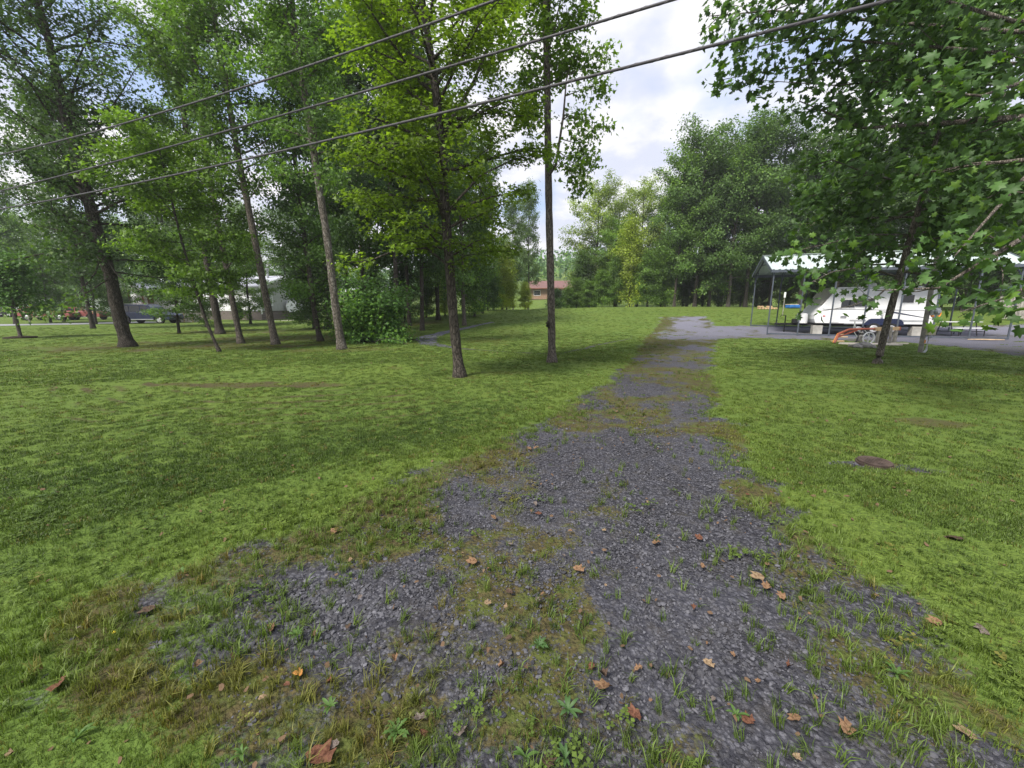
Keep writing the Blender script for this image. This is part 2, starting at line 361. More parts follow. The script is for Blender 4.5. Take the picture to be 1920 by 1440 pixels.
class MB:
    """Collects simple solids, then links them as one mesh object."""
    def __init__(s): s.v = []; s.f = []
    def add(s, vs, fs):
        o = len(s.v); s.v += [tuple(v) for v in vs]; s.f += [tuple(i + o for i in f) for f in fs]; return s
    def box(s, c, d, rot=None, bev=0.0):
        x, y, z = d[0] / 2, d[1] / 2, d[2] / 2
        b = min(bev, x * .45, y * .45, z * .45)
        vs = []
        if b > 0:
            for sx in (-1, 1):
                for sy in (-1, 1):
                    for sz in (-1, 1):
                        vs += [(sx * x, sy * (y - b), sz * (z - b)), (sx * (x - b), sy * y, sz * (z - b)), (sx * (x - b), sy * (y - b), sz * z)]
            def i(sx, sy, sz, k): return ((sx > 0) * 4 + (sy > 0) * 2 + (sz > 0)) * 3 + k
            fs = []
            for g in (-1, 1):
                fs.append([i(g, -1, -1, 0), i(g, 1, -1, 0), i(g, 1, 1, 0), i(g, -1, 1, 0)][::g])
                fs.append([i(-1, g, -1, 1), i(1, g, -1, 1), i(1, g, 1, 1), i(-1, g, 1, 1)][::-g])
                fs.append([i(-1, -1, g, 2), i(1, -1, g, 2), i(1, 1, g, 2), i(-1, 1, g, 2)][::g])
            for a in (-1, 1):
                for bq in (-1, 1):
                    fs.append([i(a, bq, -1, 0), i(a, bq, -1, 1), i(a, bq, 1, 1), i(a, bq, 1, 0)])
                    fs.append([i(a, -1, bq, 0), i(a, -1, bq, 2), i(a, 1, bq, 2), i(a, 1, bq, 0)])
                    fs.append([i(-1, a, bq, 1), i(-1, a, bq, 2), i(1, a, bq, 2), i(1, a, bq, 1)])
                    for cq in (-1, 1): fs.append([i(a, bq, cq, 0), i(a, bq, cq, 1), i(a, bq, cq, 2)])
        else:
            vs = [(sx * x, sy * y, sz * z) for sx in (-1, 1) for sy in (-1, 1) for sz in (-1, 1)]
            fs = [(0, 1, 3, 2), (4, 6, 7, 5), (0, 4, 5, 1), (2, 3, 7, 6), (0, 2, 6, 4), (1, 5, 7, 3)]
        if rot is not None: vs = [rot @ Vector(v) for v in vs]
        return s.add([(v[0] + c[0], v[1] + c[1], v[2] + c[2]) for v in vs], fs)
    def bar(s, a, b, w, h=None):
        a = Vector(a); b = Vector(b); d = b - a; h = h or w
        r = d.to_track_quat('X', 'Z').to_matrix()
        return s.box((a + b) / 2, (d.length, w, h), r)
    def tube(s, pts, rad, k=8, cap=True):
        pts = [Vector(p) for p in pts]; n = len(pts)
        if isinstance(rad, (int, float)): rad = [rad] * n
        vs = []; up = Vector((0.013, 0.021, 1))
        for i, p in enumerate(pts):
            t = (pts[min(i + 1, n - 1)] - pts[max(i - 1, 0)]).normalized()
            a = t.cross(up)
            if a.length < 0.05: a = t.cross(Vector((1, 0, 0)))
            a.normalize(); b = t.cross(a)
            for j in range(k):
                th = 2 * math.pi * j / k; vs.append(p + (a * math.cos(th) + b * math.sin(th)) * rad[i])
        fs = [(i * k + j, i * k + (j + 1) % k, (i + 1) * k + (j + 1) % k, (i + 1) * k + j) for i in range(n - 1) for j in range(k)]
        if cap: fs += [tuple(range(k))[::-1], tuple((n - 1) * k + j for j in range(k))]
        return s.add(vs, fs)
    def prism(s, prof, y0, y1):
        """Profile in (x,z), extruded along y."""
        n = len(prof)
        vs = [(x, y0, z) for x, z in prof] + [(x, y1, z) for x, z in prof]
        fs = [tuple(range(n)), tuple(range(2 * n - 1, n - 1, -1))] + [(j, j + n, (j + 1) % n + n, (j + 1) % n) for j in range(n)]
        return s.add(vs, fs)
    def build(s, name, mat, parent=None, smooth=False, bevel=0.0):
        me = bpy.data.meshes.new(name); me.from_pydata(s.v, [], s.f); me.materials.append(mat)
        if smooth: me.polygons.foreach_set('use_smooth', [True] * len(me.polygons))
        me.update(); o = link(name, me, parent)
        if bevel:
            b = o.modifiers.new('bevel', 'BEVEL'); b.width = bevel; b.segments = 2; b.limit_method = 'ANGLE'
        return o
def copy_tree(o, parent=None):
    c = o.copy(); COL.objects.link(c); c.parent = parent
    for ch in [x for x in COL.objects if x.parent == o]: copy_tree(ch, c)
    return c

# ------------------------------------------------------------------ ground, drive
def pxpoly(pts): return np.array([gp(*p)[:2] for p in pts])
LEFT_EDGE = [(1243, 593), (1237, 606), (1228, 615), (1215, 628), (1203, 648), (1185, 678), (1150, 708), (1108, 737), (1058, 768), (985, 805), (900, 843), (800, 880), (700, 925), (600, 972), (480, 1015), (350, 1045), (220, 1085), (110, 1150), (80, 1210), (130, 1260), (300, 1330), (420, 1438)]
RIGHT_EDGE = [(1990, 1438), (1920, 1372), (1800, 1310), (1735, 1200), (1700, 1130), (1590, 1060), (1500, 990), (1440, 930), (1405, 880), (1385, 840), (1368, 800), (1345, 760), (1332, 720), (1330, 680), (1337, 645), (1352, 634), (1438, 634), (1700, 642), (1800, 651), (1925, 668), (2000, 672), (2000, 606), (1800, 612), (1640, 612), (1416, 611), (1338, 612), (1330, 602), (1324, 593)]
DRIVE = np.vstack([pxpoly(LEFT_EDGE), [[-0.9, 0.6], [-1.2, -6], [5, -6], [3.2, 0.4]], pxpoly(RIGHT_EDGE)])
def sdist(poly, x, y):
    d = np.full(x.shape, 1e9); ins = np.zeros(x.shape, bool); n = len(poly)
    for i in range(n):
        ax, ay = poly[i]; bx, by = poly[(i + 1) % n]
        ex, ey = bx - ax, by - ay; px_, py_ = x - ax, y - ay
        t = np.clip((px_ * ex + py_ * ey) / (ex * ex + ey * ey + 1e-12), 0, 1)
        d = np.minimum(d, np.hypot(px_ - t * ex, py_ - t * ey))
        c = ((ay > y) != (by > y)) & (x < (bx - ax) * (y - ay) / (by - ay + 1e-12) + ax)
        ins ^= c
    return np.where(ins, d, -d)
def blobs(x, y, lst, nz=0.8):
    s = np.zeros_like(x); n = fbm(x, y, 1.7, 4) * nz
    for px_, py_, rx, ry, k in lst:
        c = gp(px_, py_); r = np.sqrt(((x - c.x) / rx) ** 2 + ((y - c.y) / ry) ** 2)
        s = np.maximum(s, k * (1 - sstep(0.55, 1.25, r + n)))
    return s
MOSS = [(1000, 1180, 0.48, 0.45, 1.05), (960, 1060, 0.42, 0.7, .95), (900, 1350, 0.8, 0.28, 1.1), (820, 1230, .5, .3, .9), (700, 1330, .5, .25, .85), (1120, 1000, .28, .5, .5), (1200, 775, 0.75, 1.3, 1), (1290, 715, 1.3, 2.2, .9), (1260, 660, 1.6, 2.5, .75),
        (1300, 640, 2.0, 2.0, .75), (1440, 940, .3, .5, .9), (1520, 1010, .25, .35, .9), (1400, 830, .3, .9, .8), (640, 1010, .6, .25, .9), (740, 950, .4, .5, .85), (960, 870, .4, .9, .8), (1090, 780, .5, 1.1, .8), (1180, 690, .7, 1.5, .8), (1230, 640, .9, 2, .6),
        (1370, 690, .5, 2, .5), (1640, 1230, .3, .25, .6), (500, 1340, .5, .25, .7), (250, 1350, .5, .2, .6), (1840, 1280, .35, .25, .7), (1300, 1400, .25, .15, .6), (1270, 600, 3, 1.2, .5)]
SHADE_UNDER = [(330, 648, 7, 2.6, .95), (520, 636, 5.5, 3.2, .95), (640, 655, 2.6, 1.2, .9), (440, 622, 6, 3.5, .8), (700, 630, 3, 2.5, .8), (780, 605, 3.5, 4, .8), (240, 655, 3.5, 1.6, .8)]  # thin grass and leaf litter, darkened to paint in the shade below the trees
BROWN = [(900, 640, 1.4, 3.0, .5), (960, 625, 1.0, 4.0, .45), (470, 722, 1.9, .28, .8), (380, 722, .6, .22, .7), (565, 718, .6, .2, .7), (930, 700, .9, .35, .5), (862, 708, .5, .35, .55),
         (1740, 790, .6, .35, .75), (1380, 577, 9, 1.0, .5), (60, 760, 1.6, .5, .35), (650, 750, 2.2, .5, .35), (180, 728, 1.5, .35, .35), (1640, 868, .5, .2, .3), (740, 690, .3, .15, .6), (1900, 770, 1.5, .7, .3)]
DARKT = [(120, 1400, 1.0, .35, .9), (60, 1150, 1.3, .5, .7), (200, 1000, 2.2, 1.6, .75), (0, 850, 3.5, 1.2, .6), (350, 880, 2.0, 0.8, .35), (150, 1230, 1.2, .5, .6), (640, 830, 1.4, .6, .3), (900, 780, 1.0, .6, .3), (1830, 800, 2.2, 1.0, .45), (1600, 780, 1.2, .7, .3), (1780, 860, 1.5, .4, .4)]
def masks(x, y):
    sd = sdist(DRIVE, x, y)
    w = 0.30 + 0.012 * np.clip(y, 0, 40)
    g = sstep(-w, w, sd - .05 + .06 + 0.75 * fbm(x, y, 1.5, 5) * np.clip(0.55 + y * .05, .4, 1.3) + 0.50 * fbm(x, y, 6, 4))
    # gravel thinned by growth in places
    thin = blobs(x, y, [(700, 1400, .9, .2, .7), (350, 1270, .8, .3, .5), (150, 1180, .5, .25, .4), (1000, 1420, .5, .15, .6)], 1.0)
    mixv = sstep(0, .55, (x + .9) * -.9 + (y - 2.0) * .43 + .5 * fbm(x, y, 1.3, 4)) * (sd > -.5)
    thin = np.maximum(thin, mixv * sstep(-.18, .10, fbm(x + 5, y, 2.4, 5)) * .8)
    man = blobs(x, y, [(1650, 872, .42, .14, 1), (1600, 868, .35, .12, .8), (1720, 880, .3, .1, .7)], .7)
    g = np.clip(np.maximum(g * (1 - .62 * np.clip(thin, 0, 1)), man), 0, 1)
    mo = np.clip(blobs(x, y, MOSS, 1.5) * sstep(-.35, .1, sd) * (.62 + 1.5 * fbm(x + 3, y, 5, 4)) + .45 * sstep(.05, .3, fbm(x, y, 2.3, 4)) * g + .48 * np.exp(-((sd - .20) / .30) ** 2) * sstep(-.16, .14, fbm(x + 8, y, 1.7, 4)) + .18 * mixv * (sd > 0) + .42 * sstep(7, 12, y) * (sd > 0) * sstep(-.02, .16, fbm(x * 1.0 + 2, y * .5, .9, 4)), 0, 1)
    br = np.maximum(.85 * blobs(x, y, BROWN, 1.6), .80 * blobs(x, y, SHADE_UNDER, .9) * (.75 + 1.0 * fbm(x, y, .9, 4)))
    # mower arcs on the left lawn
    c = (-4.2, 12.5); r = np.hypot(x - c[0], (y - c[1])); ang = np.arctan2(y - c[1], x - c[0])
    arc = sstep(.35, .85, np.sin((r + .16 * fbm(x, y, .8, 2)) * 2 * math.pi / .44)) * sstep(3.6, 4.4, r) * (1 - sstep(7.2, 8.2, r)) * sstep(-2.75, -2.2, ang) * (1 - sstep(-1.2, -.9, ang))
    arc = arc * sstep(-.2, .12, fbm(x, y, 1.6, 3))
    tone = np.clip(.42 * blobs(x, y, DARKT, 2.4) + .95 * arc + .22 * sstep(.0, .3, fbm(x, y, .35, 3)), 0, 1)
    br = np.clip(br + .58 * arc, 0, 1)
    return sd, g, mo, br, tone

def build_ground():
    ys = list(np.arange(-9, 0.8, 0.7)); y = 0.8
    while y < 430: ys.append(y); y += max(0.034, 0.0125 * y)
    ys = np.array(ys); s = np.linspace(-1.72, 1.72, 400)
    Yg = np.repeat(ys[:, None], len(s), 1); Xg = s[None, :] * (np.maximum(Yg, 0.8) + 2.4)
    x, y = Xg.ravel(), Yg.ravel()
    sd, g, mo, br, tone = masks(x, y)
    z = H0(x, y) - 0.02 * g + (0.010 * fbm(x, y, 14, 2) + 0.02 * fbm(x, y, 4, 2)) * sstep(0, 1, 12 - y) - 0.05 * np.clip(br * (np.hypot((x + 4.6) / 1.9, (y - 9) / .35) < 1), 0, 1)
    V = np.stack([x, y, z], 1)
    nr, nc = Yg.shape
    idx = np.arange(nr * nc).reshape(nr, nc)
    q = np.stack([idx[:-1, :-1], idx[:-1, 1:], idx[1:, 1:], idx[1:, :-1]], -1).reshape(-1, 4)
    gm = np.maximum(g, mo * (sd > -.1))[q].mean(1); yc = y[q].mean(1)
    isd = (gm > 0.45) & (yc < 70) & (sd[q].mean(1) > -0.6)
    for nm, sel in (('lawn', ~isd), ('gravel_driveway', isd)):
        qq = q[sel]; u, inv = np.unique(qq, return_inverse=True)
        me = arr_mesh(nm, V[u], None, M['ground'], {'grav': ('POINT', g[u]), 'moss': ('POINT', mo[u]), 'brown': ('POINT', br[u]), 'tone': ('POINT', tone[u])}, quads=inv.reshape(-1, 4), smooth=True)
        tag(link(nm, me), kind='structure')
build_ground()

def ribbon(name, pts, widths, mat, lift=0.004, nz=0.0, attrs=None):
    """A strip lying on the ground along a line of plan points."""
    P = [np.array(p[:2], float) for p in pts]; dense = []; wd = []
    for i in range(len(P) - 1):
        n = max(2, int(np.linalg.norm(P[i + 1] - P[i]) / 0.25))
        for k in range(n):
            t = k / n; dense.append(P[i] * (1 - t) + P[i + 1] * t); wd.append(widths[i] * (1 - t) + widths[i + 1] * t)
    dense.append(P[-1]); wd.append(widths[-1]); D = np.array(dense); wd = np.array(wd)
    for _ in range(4): D[1:-1] = (D[:-2] + D[1:-1] * 2 + D[2:]) / 4
    T = np.gradient(D, axis=0); T /= np.linalg.norm(T, axis=1)[:, None]; Nn = np.stack([-T[:, 1], T[:, 0]], 1)
    cols = np.linspace(-.5, .5, 7); vs = []
    for ci, c in enumerate(cols):
        off = c * wd * (1 + nz * 2 * fbm(D[:, 0] + 50 * (c > 0), D[:, 1], 1.9, 3)) + nz * .3 * fbm(D[:, 0], D[:, 1], 1.1, 2)
        p = D + Nn * off[:, None]; vs.append(np.stack([p[:, 0], p[:, 1], H0(p[:, 0], p[:, 1]) + lift], 1))
    V = np.stack(vs, 1); n, k = V.shape[:2]; idx = np.arange(n * k).reshape(n, k)
    q = np.stack([idx[:-1, :-1], idx[:-1, 1:], idx[1:, 1:], idx[1:, :-1]], -1).reshape(-1, 4)
    A = {a: ('POINT', np.full(n * k, v)) for a, v in (attrs or {}).items()}
    return tag(link(name, arr_mesh(name, V.reshape(-1, 3), None, mat, A, quads=q, smooth=True)), kind='structure')
ribbon('gravel_path', [gp(*p) for p in [(925, 604), (890, 611), (870, 616), (830, 624), (805, 631), (797, 638), (805, 645), (830, 650), (860, 653)]], [.35, .45, .5, .7, .9, .95, .8, .45, .22], M['ground'], .012, .5, dict(grav=1.0, moss=.1, brown=0, tone=0))
ribbon('drainage_ditch', [gp(*p) for p in [(860, 653), (905, 657), (960, 661), (1030, 664), (1060, 662), (1095, 654), (1130, 645), (1160, 640), (1185, 634)]], [.2, .13, .14, .12, .14, .2, .16, .1, .05], M['ground'], .008, .9, dict(grav=.75, moss=.45, brown=.5, tone=.4))
ribbon('road', [(-75, 28.0), (-50, 31.2), (-44, 33.0), (-37.5, 38.5), (-36, 41)], [4.6, 4.6, 4.6, 4.4, 4.2], M['asphalt'], .02)
ribbon('path', [gp(*p) for p in [(505, 602), (540, 601), (580, 599)]], [.5, .9, .5], M['pale_slab'], .02)

# ------------------------------------------------------------------ trees
LOBED_O = [(0, 0), (.20, .02), (.16, .22), (.50, .30), (.30, .48), (.38, .80), (.14, .72), (0, 1.0), (-.14, .72), (-.38, .80), (-.30, .48), (-.50, .30), (-.16, .22), (-.20, .02)]
def leaf_template(kind):
    if kind == 'lobed':
        v = [(0, .38, .07)] + [(x, y, -.36 * abs(x) ** 1.25 - .34 * max(0, y - .45) ** 1.1 + (.05 if i % 2 else -.03)) for i, (x, y) in enumerate(LOBED_O)]
        n = len(LOBED_O); f = [(0, 1 + i, 1 + (i + 1) % n) for i in range(n)]
    elif kind == 'maple':
        v = [(0, .0, 0), (.5, .35, -.10), (.20, .48, .0), (0, 1, -.10), (-.20, .48, .0), (-.5, .35, -.10)]
        f = [(0, 1, 2), (0, 2, 4), (2, 3, 4), (0, 4, 5)]
    else:
        v = [(0, 0, 0), (.34, .45, -.08), (0, 1, -.06), (-.34, .45, -.08)]
        f = [(0, 1, 2), (0, 2, 3)]
    v = np.array(v, float); v[:, 1] -= 0.0
    return v, np.array(f)
def leaf_frames(n, up, r=None, out=None):
    r = r or rng
    nn = r.normal(size=(n, 3)) * 0.55 + np.array([0, 0, up])
    if out is not None: nn = nn + out * 0.45
    nn /= np.linalg.norm(nn, axis=1)[:, None]
    t = r.normal(size=(n, 3)) + np.array([0, 0, -.55])
    t -= (t * nn).sum(1)[:, None] * nn; t /= np.linalg.norm(t, axis=1)[:, None]
    b = np.cross(t, nn)
    return np.stack([b, t, nn], 2)       # columns
def leaf_mesh(name, pos, size, kind, mat, up=0.7, tint=None, out=None, R=None):
    tv, tf = leaf_template(kind); n = len(pos)
    if R is None: R = leaf_frames(n, up, out=out)
    sz = size * rng.uniform(.65, 1.25, n)
    V = np.einsum('nij,kj->nki', R, tv) * sz[:, None, None] + pos[:, None, :]
    F = tf[None] + (np.arange(n) * len(tv))[:, None, None]
    if tint is None:
        f = 6 * size; cn = fbm(pos[:, 0] / f * .35 + 7, pos[:, 1] / f * .35 + pos[:, 2] / f * .41, 1, 3)
        tint = np.clip(.45 + 1.1 * cn + rng.normal(0, .20, n), 0, 1)
    return arr_mesh(name, V.reshape(-1, 3), F.reshape(-1, 3), mat, {'tint': ('FACE', np.repeat(tint, len(tf)))})

def wander(p, d, length, n, rise=0.0, wob=0.16):
    pts = [Vector(p)]; d = Vector(d).normalized(); st = length / n
    for i in range(n):
        d = (d + Vector((random.gauss(0, wob), random.gauss(0, wob), random.gauss(0, wob) + rise))).normalized()
        pts.append(pts[-1] + d * st)
    return pts
def poly_at(pts, t):
    n = len(pts) - 1; f = min(max(t, 0), .9999) * n; i = int(f); return pts[i].lerp(pts[i + 1], f - i), (pts[i + 1] - pts[i]).normalized()
def tree_shapes(trunk, rad, limbs, nleaf, jit=(.22, .16), explicit=(), wood=True, sub_per_m=2.6, k=10):
    """trunk: points; rad: radii; limbs: dict(n,t0,t1,L=[(f,len)],el=[(f,deg)]). Returns wood builder, leaf positions, outward vectors."""
    wb = MB(); tr = [Vector(p) for p in trunk]
    # smooth resample of the trunk with a root flare
    nseg = max(12, len(tr) * 4); pts = []; rr = []
    for i in range(nseg + 1):
        t = i / nseg; p, _ = poly_at(tr, t); f = t * (len(tr) - 1); j = min(int(f), len(tr) - 2)
        r = rad[j] + (rad[j + 1] - rad[j]) * (f - j)
        pts.append(p); rr.append(r * (1 + .06 * math.sin(i * 2.3 + tr[0].x)))
    for _ in range(2):
        for i in range(1, nseg): pts[i] = (pts[i - 1] + pts[i] * 2 + pts[i + 1]) / 4
    rr[0] *= 1.75; base = pts[0]; pts[0] = base - Vector((0, 0, .15))
    pts.insert(1, base.lerp(pts[1], .12) + Vector((0, 0, .06))); rr.insert(1, rr[1] * 1.28)
    wb.tube(pts, rr, k)
    sk = []; axis_pts = []
    def limb_tree(path, r0, L):
        nonlocal sk
        n = len(path) - 1
        wb.tube(path, [max(.006, r0 * (1 - .85 * i / n)) for i in range(n + 1)], 6, False)
        ns = max(3, int(L * sub_per_m))
        for q in range(ns):
            s = .18 + .82 * (q + random.random()) / ns
            p, d = poly_at(path, s)
            side = Vector((-d.y, d.x, 0)); side = side.normalized() if side.length > .01 else Vector((1, 0, 0))
            sg = 1 if (q % 2) else -1
            dd = (d * random.uniform(.5, 1.0) + side * sg * random.uniform(.5, 1.1) + Vector((0, 0, random.gauss(.05, .3)))).normalized()
            sl_ = (.42 * L * (1.15 - s) + .28) * random.uniform(.7, 1.2)
            sp = wander(p, dd, sl_, 4, -.02, .2)
            if wood and sl_ > .35: wb.tube(sp, [max(.004, r0 * .28 * (1 - .2 * i)) for i in range(5)], 4, False)
            m = max(3, int(sl_ / .16))
            for e in range(m):
                pp, _ = poly_at(sp, (e + .6) / m); sk.append(pp)
        sk.append(path[-1])
    nl = limbs.get('n', 0)
    fx = [a for a, _ in limbs['L']] if nl else []; 
    for i in range(nl):
        f = (i + random.random()) / nl; t = limbs['t0'] + (limbs.get('t1', 1.0) - limbs['t0']) * f
        p, d = poly_at(tr, t)
        az = i * 2.399 + random.uniform(-.5, .5)
        if 'az' in limbs: az = limbs['az'](az, f)
        L = np.interp(f, fx, [b for _, b in limbs['L']]) * random.uniform(.72, 1.18)
        el = math.radians(np.interp(f, [a for a, _ in limbs['el']], [b for _, b in limbs['el']]) + random.gauss(0, 9))
        dr = Vector((math.cos(az) * math.cos(el), math.sin(az) * math.cos(el), math.sin(el)))
        path = wander(p, dr, L, 7, limbs.get('rise', 0.01), .13)
        j = t * (len(rad) - 1); rj = np.interp(j, range(len(rad)), rad)
        limb_tree(path, min(rj * .45, .012 + .014 * L), L)
    for e in explicit:
        path = [Vector(p) for p in e['pts']]
        dense = [poly_at(path, i / 12)[0] for i in range(13)]
        L = sum((dense[i + 1] - dense[i]).length for i in range(12))
        limb_tree(dense, e['r'], e.get('L', L))
    sk = np.array([tuple(p) for p in sk])
    if not len(sk): return wb, sk, sk
    if limbs.get('keep'): sk = sk[limbs['keep'](sk)]
    pos = sk[rng.integers(0, len(sk), nleaf)] + rng.normal(size=(nleaf, 3)) * np.array([jit[0], jit[0], jit[1]])
    c = np.array([tuple(poly_at(tr, .6)[0])]); out = pos - c; out /= np.linalg.norm(out, axis=1)[:, None] + 1e-6
    return wb, pos, out
def local(pts, base): return [Vector(p) - base for p in pts]
def make_tree(name, label, base, trunk, rad, limbs, nleaf, size, kind, bark, color, cat='tree', group=None, explicit=(), jit=(.22, .16), up=.7, leafmat='leaf', sub=2.6, tintf=None):
    root = thing(name, label, cat, base, 0, group)
    ex = [dict(e, pts=local(e['pts'], base)) for e in explicit]
    wb, pos, out = tree_shapes(local(trunk, base), rad, limbs, nleaf, jit, ex, True, sub)
    wb.build('trunk', M[bark], root, smooth=True)
    tint = tintf(pos) if tintf else None
    me = leaf_mesh('crown', pos, size, kind, M[leafmat], up, tint, out)
    cr = link('crown', me, root); cr.color = color + (1,); cr['kind'] = 'stuff'
    return root, pos, wb
def pxpath(pts, Y): return [at(a, b, Y) for a, b in pts]
def grow(path, up, n=2):
    d = (path[-1] - path[-2]).normalized(); return path + [path[-1] + d * up * (i + 1) / n for i in range(n)]

# --- the named trees in front
def front_trees():
    # bright broad maple in the middle
    b = gp(862, 706); P = [b] + pxpath([(850, 600), (843, 500), (835, 400), (826, 260), (815, 150), (798, 40)], b.y); P = grow(P, 4)
    ex = [dict(pts=[P[2], at(800, 465, b.y - .3), at(740, 470, b.y - .7), at(690, 490, b.y - .9), at(650, 492, b.y - 1)], r=.03, L=1.6),
          dict(pts=[P[2], at(870, 480, b.y - .2), at(930, 470, b.y - .4)], r=.02, L=1.0),
          dict(pts=[P[3], at(900, 330, b.y - .2), at(960, 300, b.y), at(1000, 292, b.y)], r=.03, L=1.5),
          dict(pts=[P[4], at(890, 150, b.y + .3), at(930, 50, b.y + .5), at(960, -60, b.y + .6)], r=.05, L=1.6),
          dict(pts=[P[3], at(800, 330, b.y - .5), at(730, 300, b.y - .8), at(660, 260, b.y - 1)], r=.03, L=1.6),
          dict(pts=[P[5], at(760, 120, b.y - .5), at(690, 90, b.y - .6), at(640, 60, b.y - .6)], r=.03, L=1.6),
          dict(pts=[P[4], at(880, 220, b.y - .5), at(950, 190, b.y - .5), at(985, 200, b.y - .5)], r=.03, L=1.4)]
    make_tree('maple_tree', 'maple with bright yellow green layered leaves and a dark furrowed trunk mid lawn', b, P, [.125, .108, .104, .10, .09, .08, .065, .045, .02],
              dict(n=58, t0=.27, t1=1, L=[(0, 1.3), (.15, 1.9), (.4, 2.3), (.7, 2.3), (1, .8)], el=[(0, 8), (.5, 25), (1, 55)], rise=-.005), 30000, .095, 'maple', 'bark_dark', (.098, .152, .024), explicit=ex, jit=(.15, .06), up=1.4, leafmat='leaf_bright')
    # straight trunk beside it
    b = gp(1035, 679); P = [b] + pxpath([(1034, 600), (1032, 500), (1029, 380), (1027, 250), (1026, 130), (1022, 20)], b.y); P = grow(P, 4.5)
    ex = [dict(pts=[P[3].lerp(P[4], .4), at(1042, 310, b.y - .2), at(1056, 220, b.y - .4), at(1062, 150, b.y - .5), at(1075, 105, b.y - .5)], r=.05, L=1.5)]
    for q in [[(1045, 300), (1075, 330), (1090, 350)], [(1050, 260), (1085, 270), (1100, 300)], [(1056, 215), (1095, 225), (1118, 245)], [(1060, 180), (1100, 165), (1125, 160)], [(1066, 140), (1110, 120), (1140, 110)], [(1048, 285), (1070, 300), (1085, 318)], [(1026, 190), (1000, 195), (985, 215)], [(1027, 215), (1010, 225), (990, 222)], [(1026, 150), (1000, 140), (980, 150)]]:
        ex.append(dict(pts=[at(a, c, b.y - .4) for a, c in q], r=.014, L=.75))
    make_tree('poplar_tree', 'tall straight grey trunk bare to half height with one leafy side branch', b, P, [.120, .106, .102, .098, .092, .085, .07, .05, .02],
              dict(n=34, t0=.59, t1=1, L=[(0, .8), (.2, 1.3), (.6, 1.7), (1, .7)], el=[(0, 20), (1, 55)], rise=.01), 11500, .12, 'maple', 'bark_grey', (.085, .150, .020), explicit=ex, jit=(.15, .12), up=.6)
    tb = [o for o in COL.objects if o.get('label', '').startswith('tall straight grey trunk')][0]
    q = at(1029, 607, b.y - .10) - b
    MB().tube([q + Vector((0, .05, -.09)), q + Vector((-.03, 0, -.05)), q + Vector((-.045, -.01, .01)), q + Vector((-.02, .03, .07))], [.03, .065, .06, .02], 8).build('burl', M['bark_dark'], tb, smooth=True)
    # big dark tree at left
    b = gp(240, 650); P = [b] + pxpath([(222, 590), (208, 520), (192, 470), (170, 390), (150, 320), (128, 240), (108, 150), (88, 60), (66, -20)], b.y); P = grow(P, 4)
    Y = b.y
    ex = [dict(pts=[P[3], at(160, 455, Y - .6), at(110, 470, Y - 1.2), at(60, 480, Y - 1.6), at(10, 490, Y - 2)], r=.05, L=2.2),
          dict(pts=[P[3], at(180, 510, Y - 1), at(140, 560, Y - 1.6), at(110, 590, Y - 2)], r=.03, L=1.5),
          dict(pts=[P[3], at(215, 510, Y - 1), at(250, 540, Y - 1.2), at(300, 560, Y - 1.4)], r=.03, L=1.4),
          dict(pts=[P[2], at(170, 545, Y - 1), at(120, 570, Y - 1.4), at(90, 595, Y - 1.6)], r=.03, L=1.2),
          dict(pts=[P[4], at(120, 340, Y - .5), at(60, 300, Y - 1), at(0, 270, Y - 1)], r=.05, L=2.4),
          dict(pts=[P[5], at(190, 230, Y), at(230, 170, Y), at(260, 120, Y)], r=.05, L=2.4),
          dict(pts=[P[6], at(110, 190, Y), at(95, 100, Y), at(62, 0, Y)], r=.09, L=2)]
    make_tree('large_tree', 'large dark leaning tree with thick trunk and low sweeping limbs beside the navy car', b, P, [.235, .21, .20, .19, .18, .165, .15, .125, .10, .07, .05, .02],
              dict(n=70, t0=.20, t1=1, L=[(0, 2.2), (.3, 3.0), (.7, 2.8), (1, 1.0)], el=[(0, 0), (.4, 36), (1, 62)], rise=.0), 30000, .125, 'maple', 'bark_dark', (.048, .088, .030), explicit=ex, jit=(.22, .16))
    # slim leaning trunks of the left stand
    def stand(name, label, pxs, rad, n, t0, Lm, bark, col, nleaf, up=4, size=.122, el=((0, 22), (.4, 42), (1, 64)), kind='maple', jit=(.20, .18)):
        bb = gp(*pxs[0]); P = grow([bb] + pxpath(pxs[1:], bb.y), up)
        rads = list(np.linspace(rad, rad * .55, len(pxs))) + [rad * .35, .02]
        make_tree(name, label, bb, P, rads, dict(n=n, t0=t0, t1=1, L=[(0, Lm * .75), (.4, Lm), (1, Lm * .7)], el=list(el)), nleaf, size, kind, bark, col, group='slim trees of the left stand', jit=jit)
    stand('slim_tree', 'pale grey slim trunk with whitish patches, nearest the dense bush', [(641, 655), (628, 570), (613, 440), (596, 340), (576, 200), (556, 90), (545, -20)], .145, 38, .36, 2.0, 'bark_pale', (.076, .140, .032), 17000)
    stand('slim_tree', 'brown grey leaning trunk in front of the shaded grey gable wall', [(517, 646), (497, 550), (472, 420), (450, 310), (430, 200), (408, 80), (396, -20)], .135, 40, .30, 2.1, 'bark_grey', (.078, .142, .032), 19000)
    stand('slim_tree', 'darker slim trunk left of the brown grey leaning trunk', [(452, 644), (437, 570), (420, 480), (398, 360), (372, 210), (352, 60)], .12, 36, .24, 2.1, 'bark_grey', (.082, .145, .030), 17000)
    stand('slim_tree', 'thin crooked sapling trunk leaning hard left by the tan steps', [(411, 660), (385, 600), (366, 540), (340, 450), (318, 360)], .055, 26, .30, 1.7, 'bark_dark', (.090, .155, .026), 12000, up=1.5, size=.12, el=((0, 0), (1, 25)), kind='maple', jit=(.24, .08))
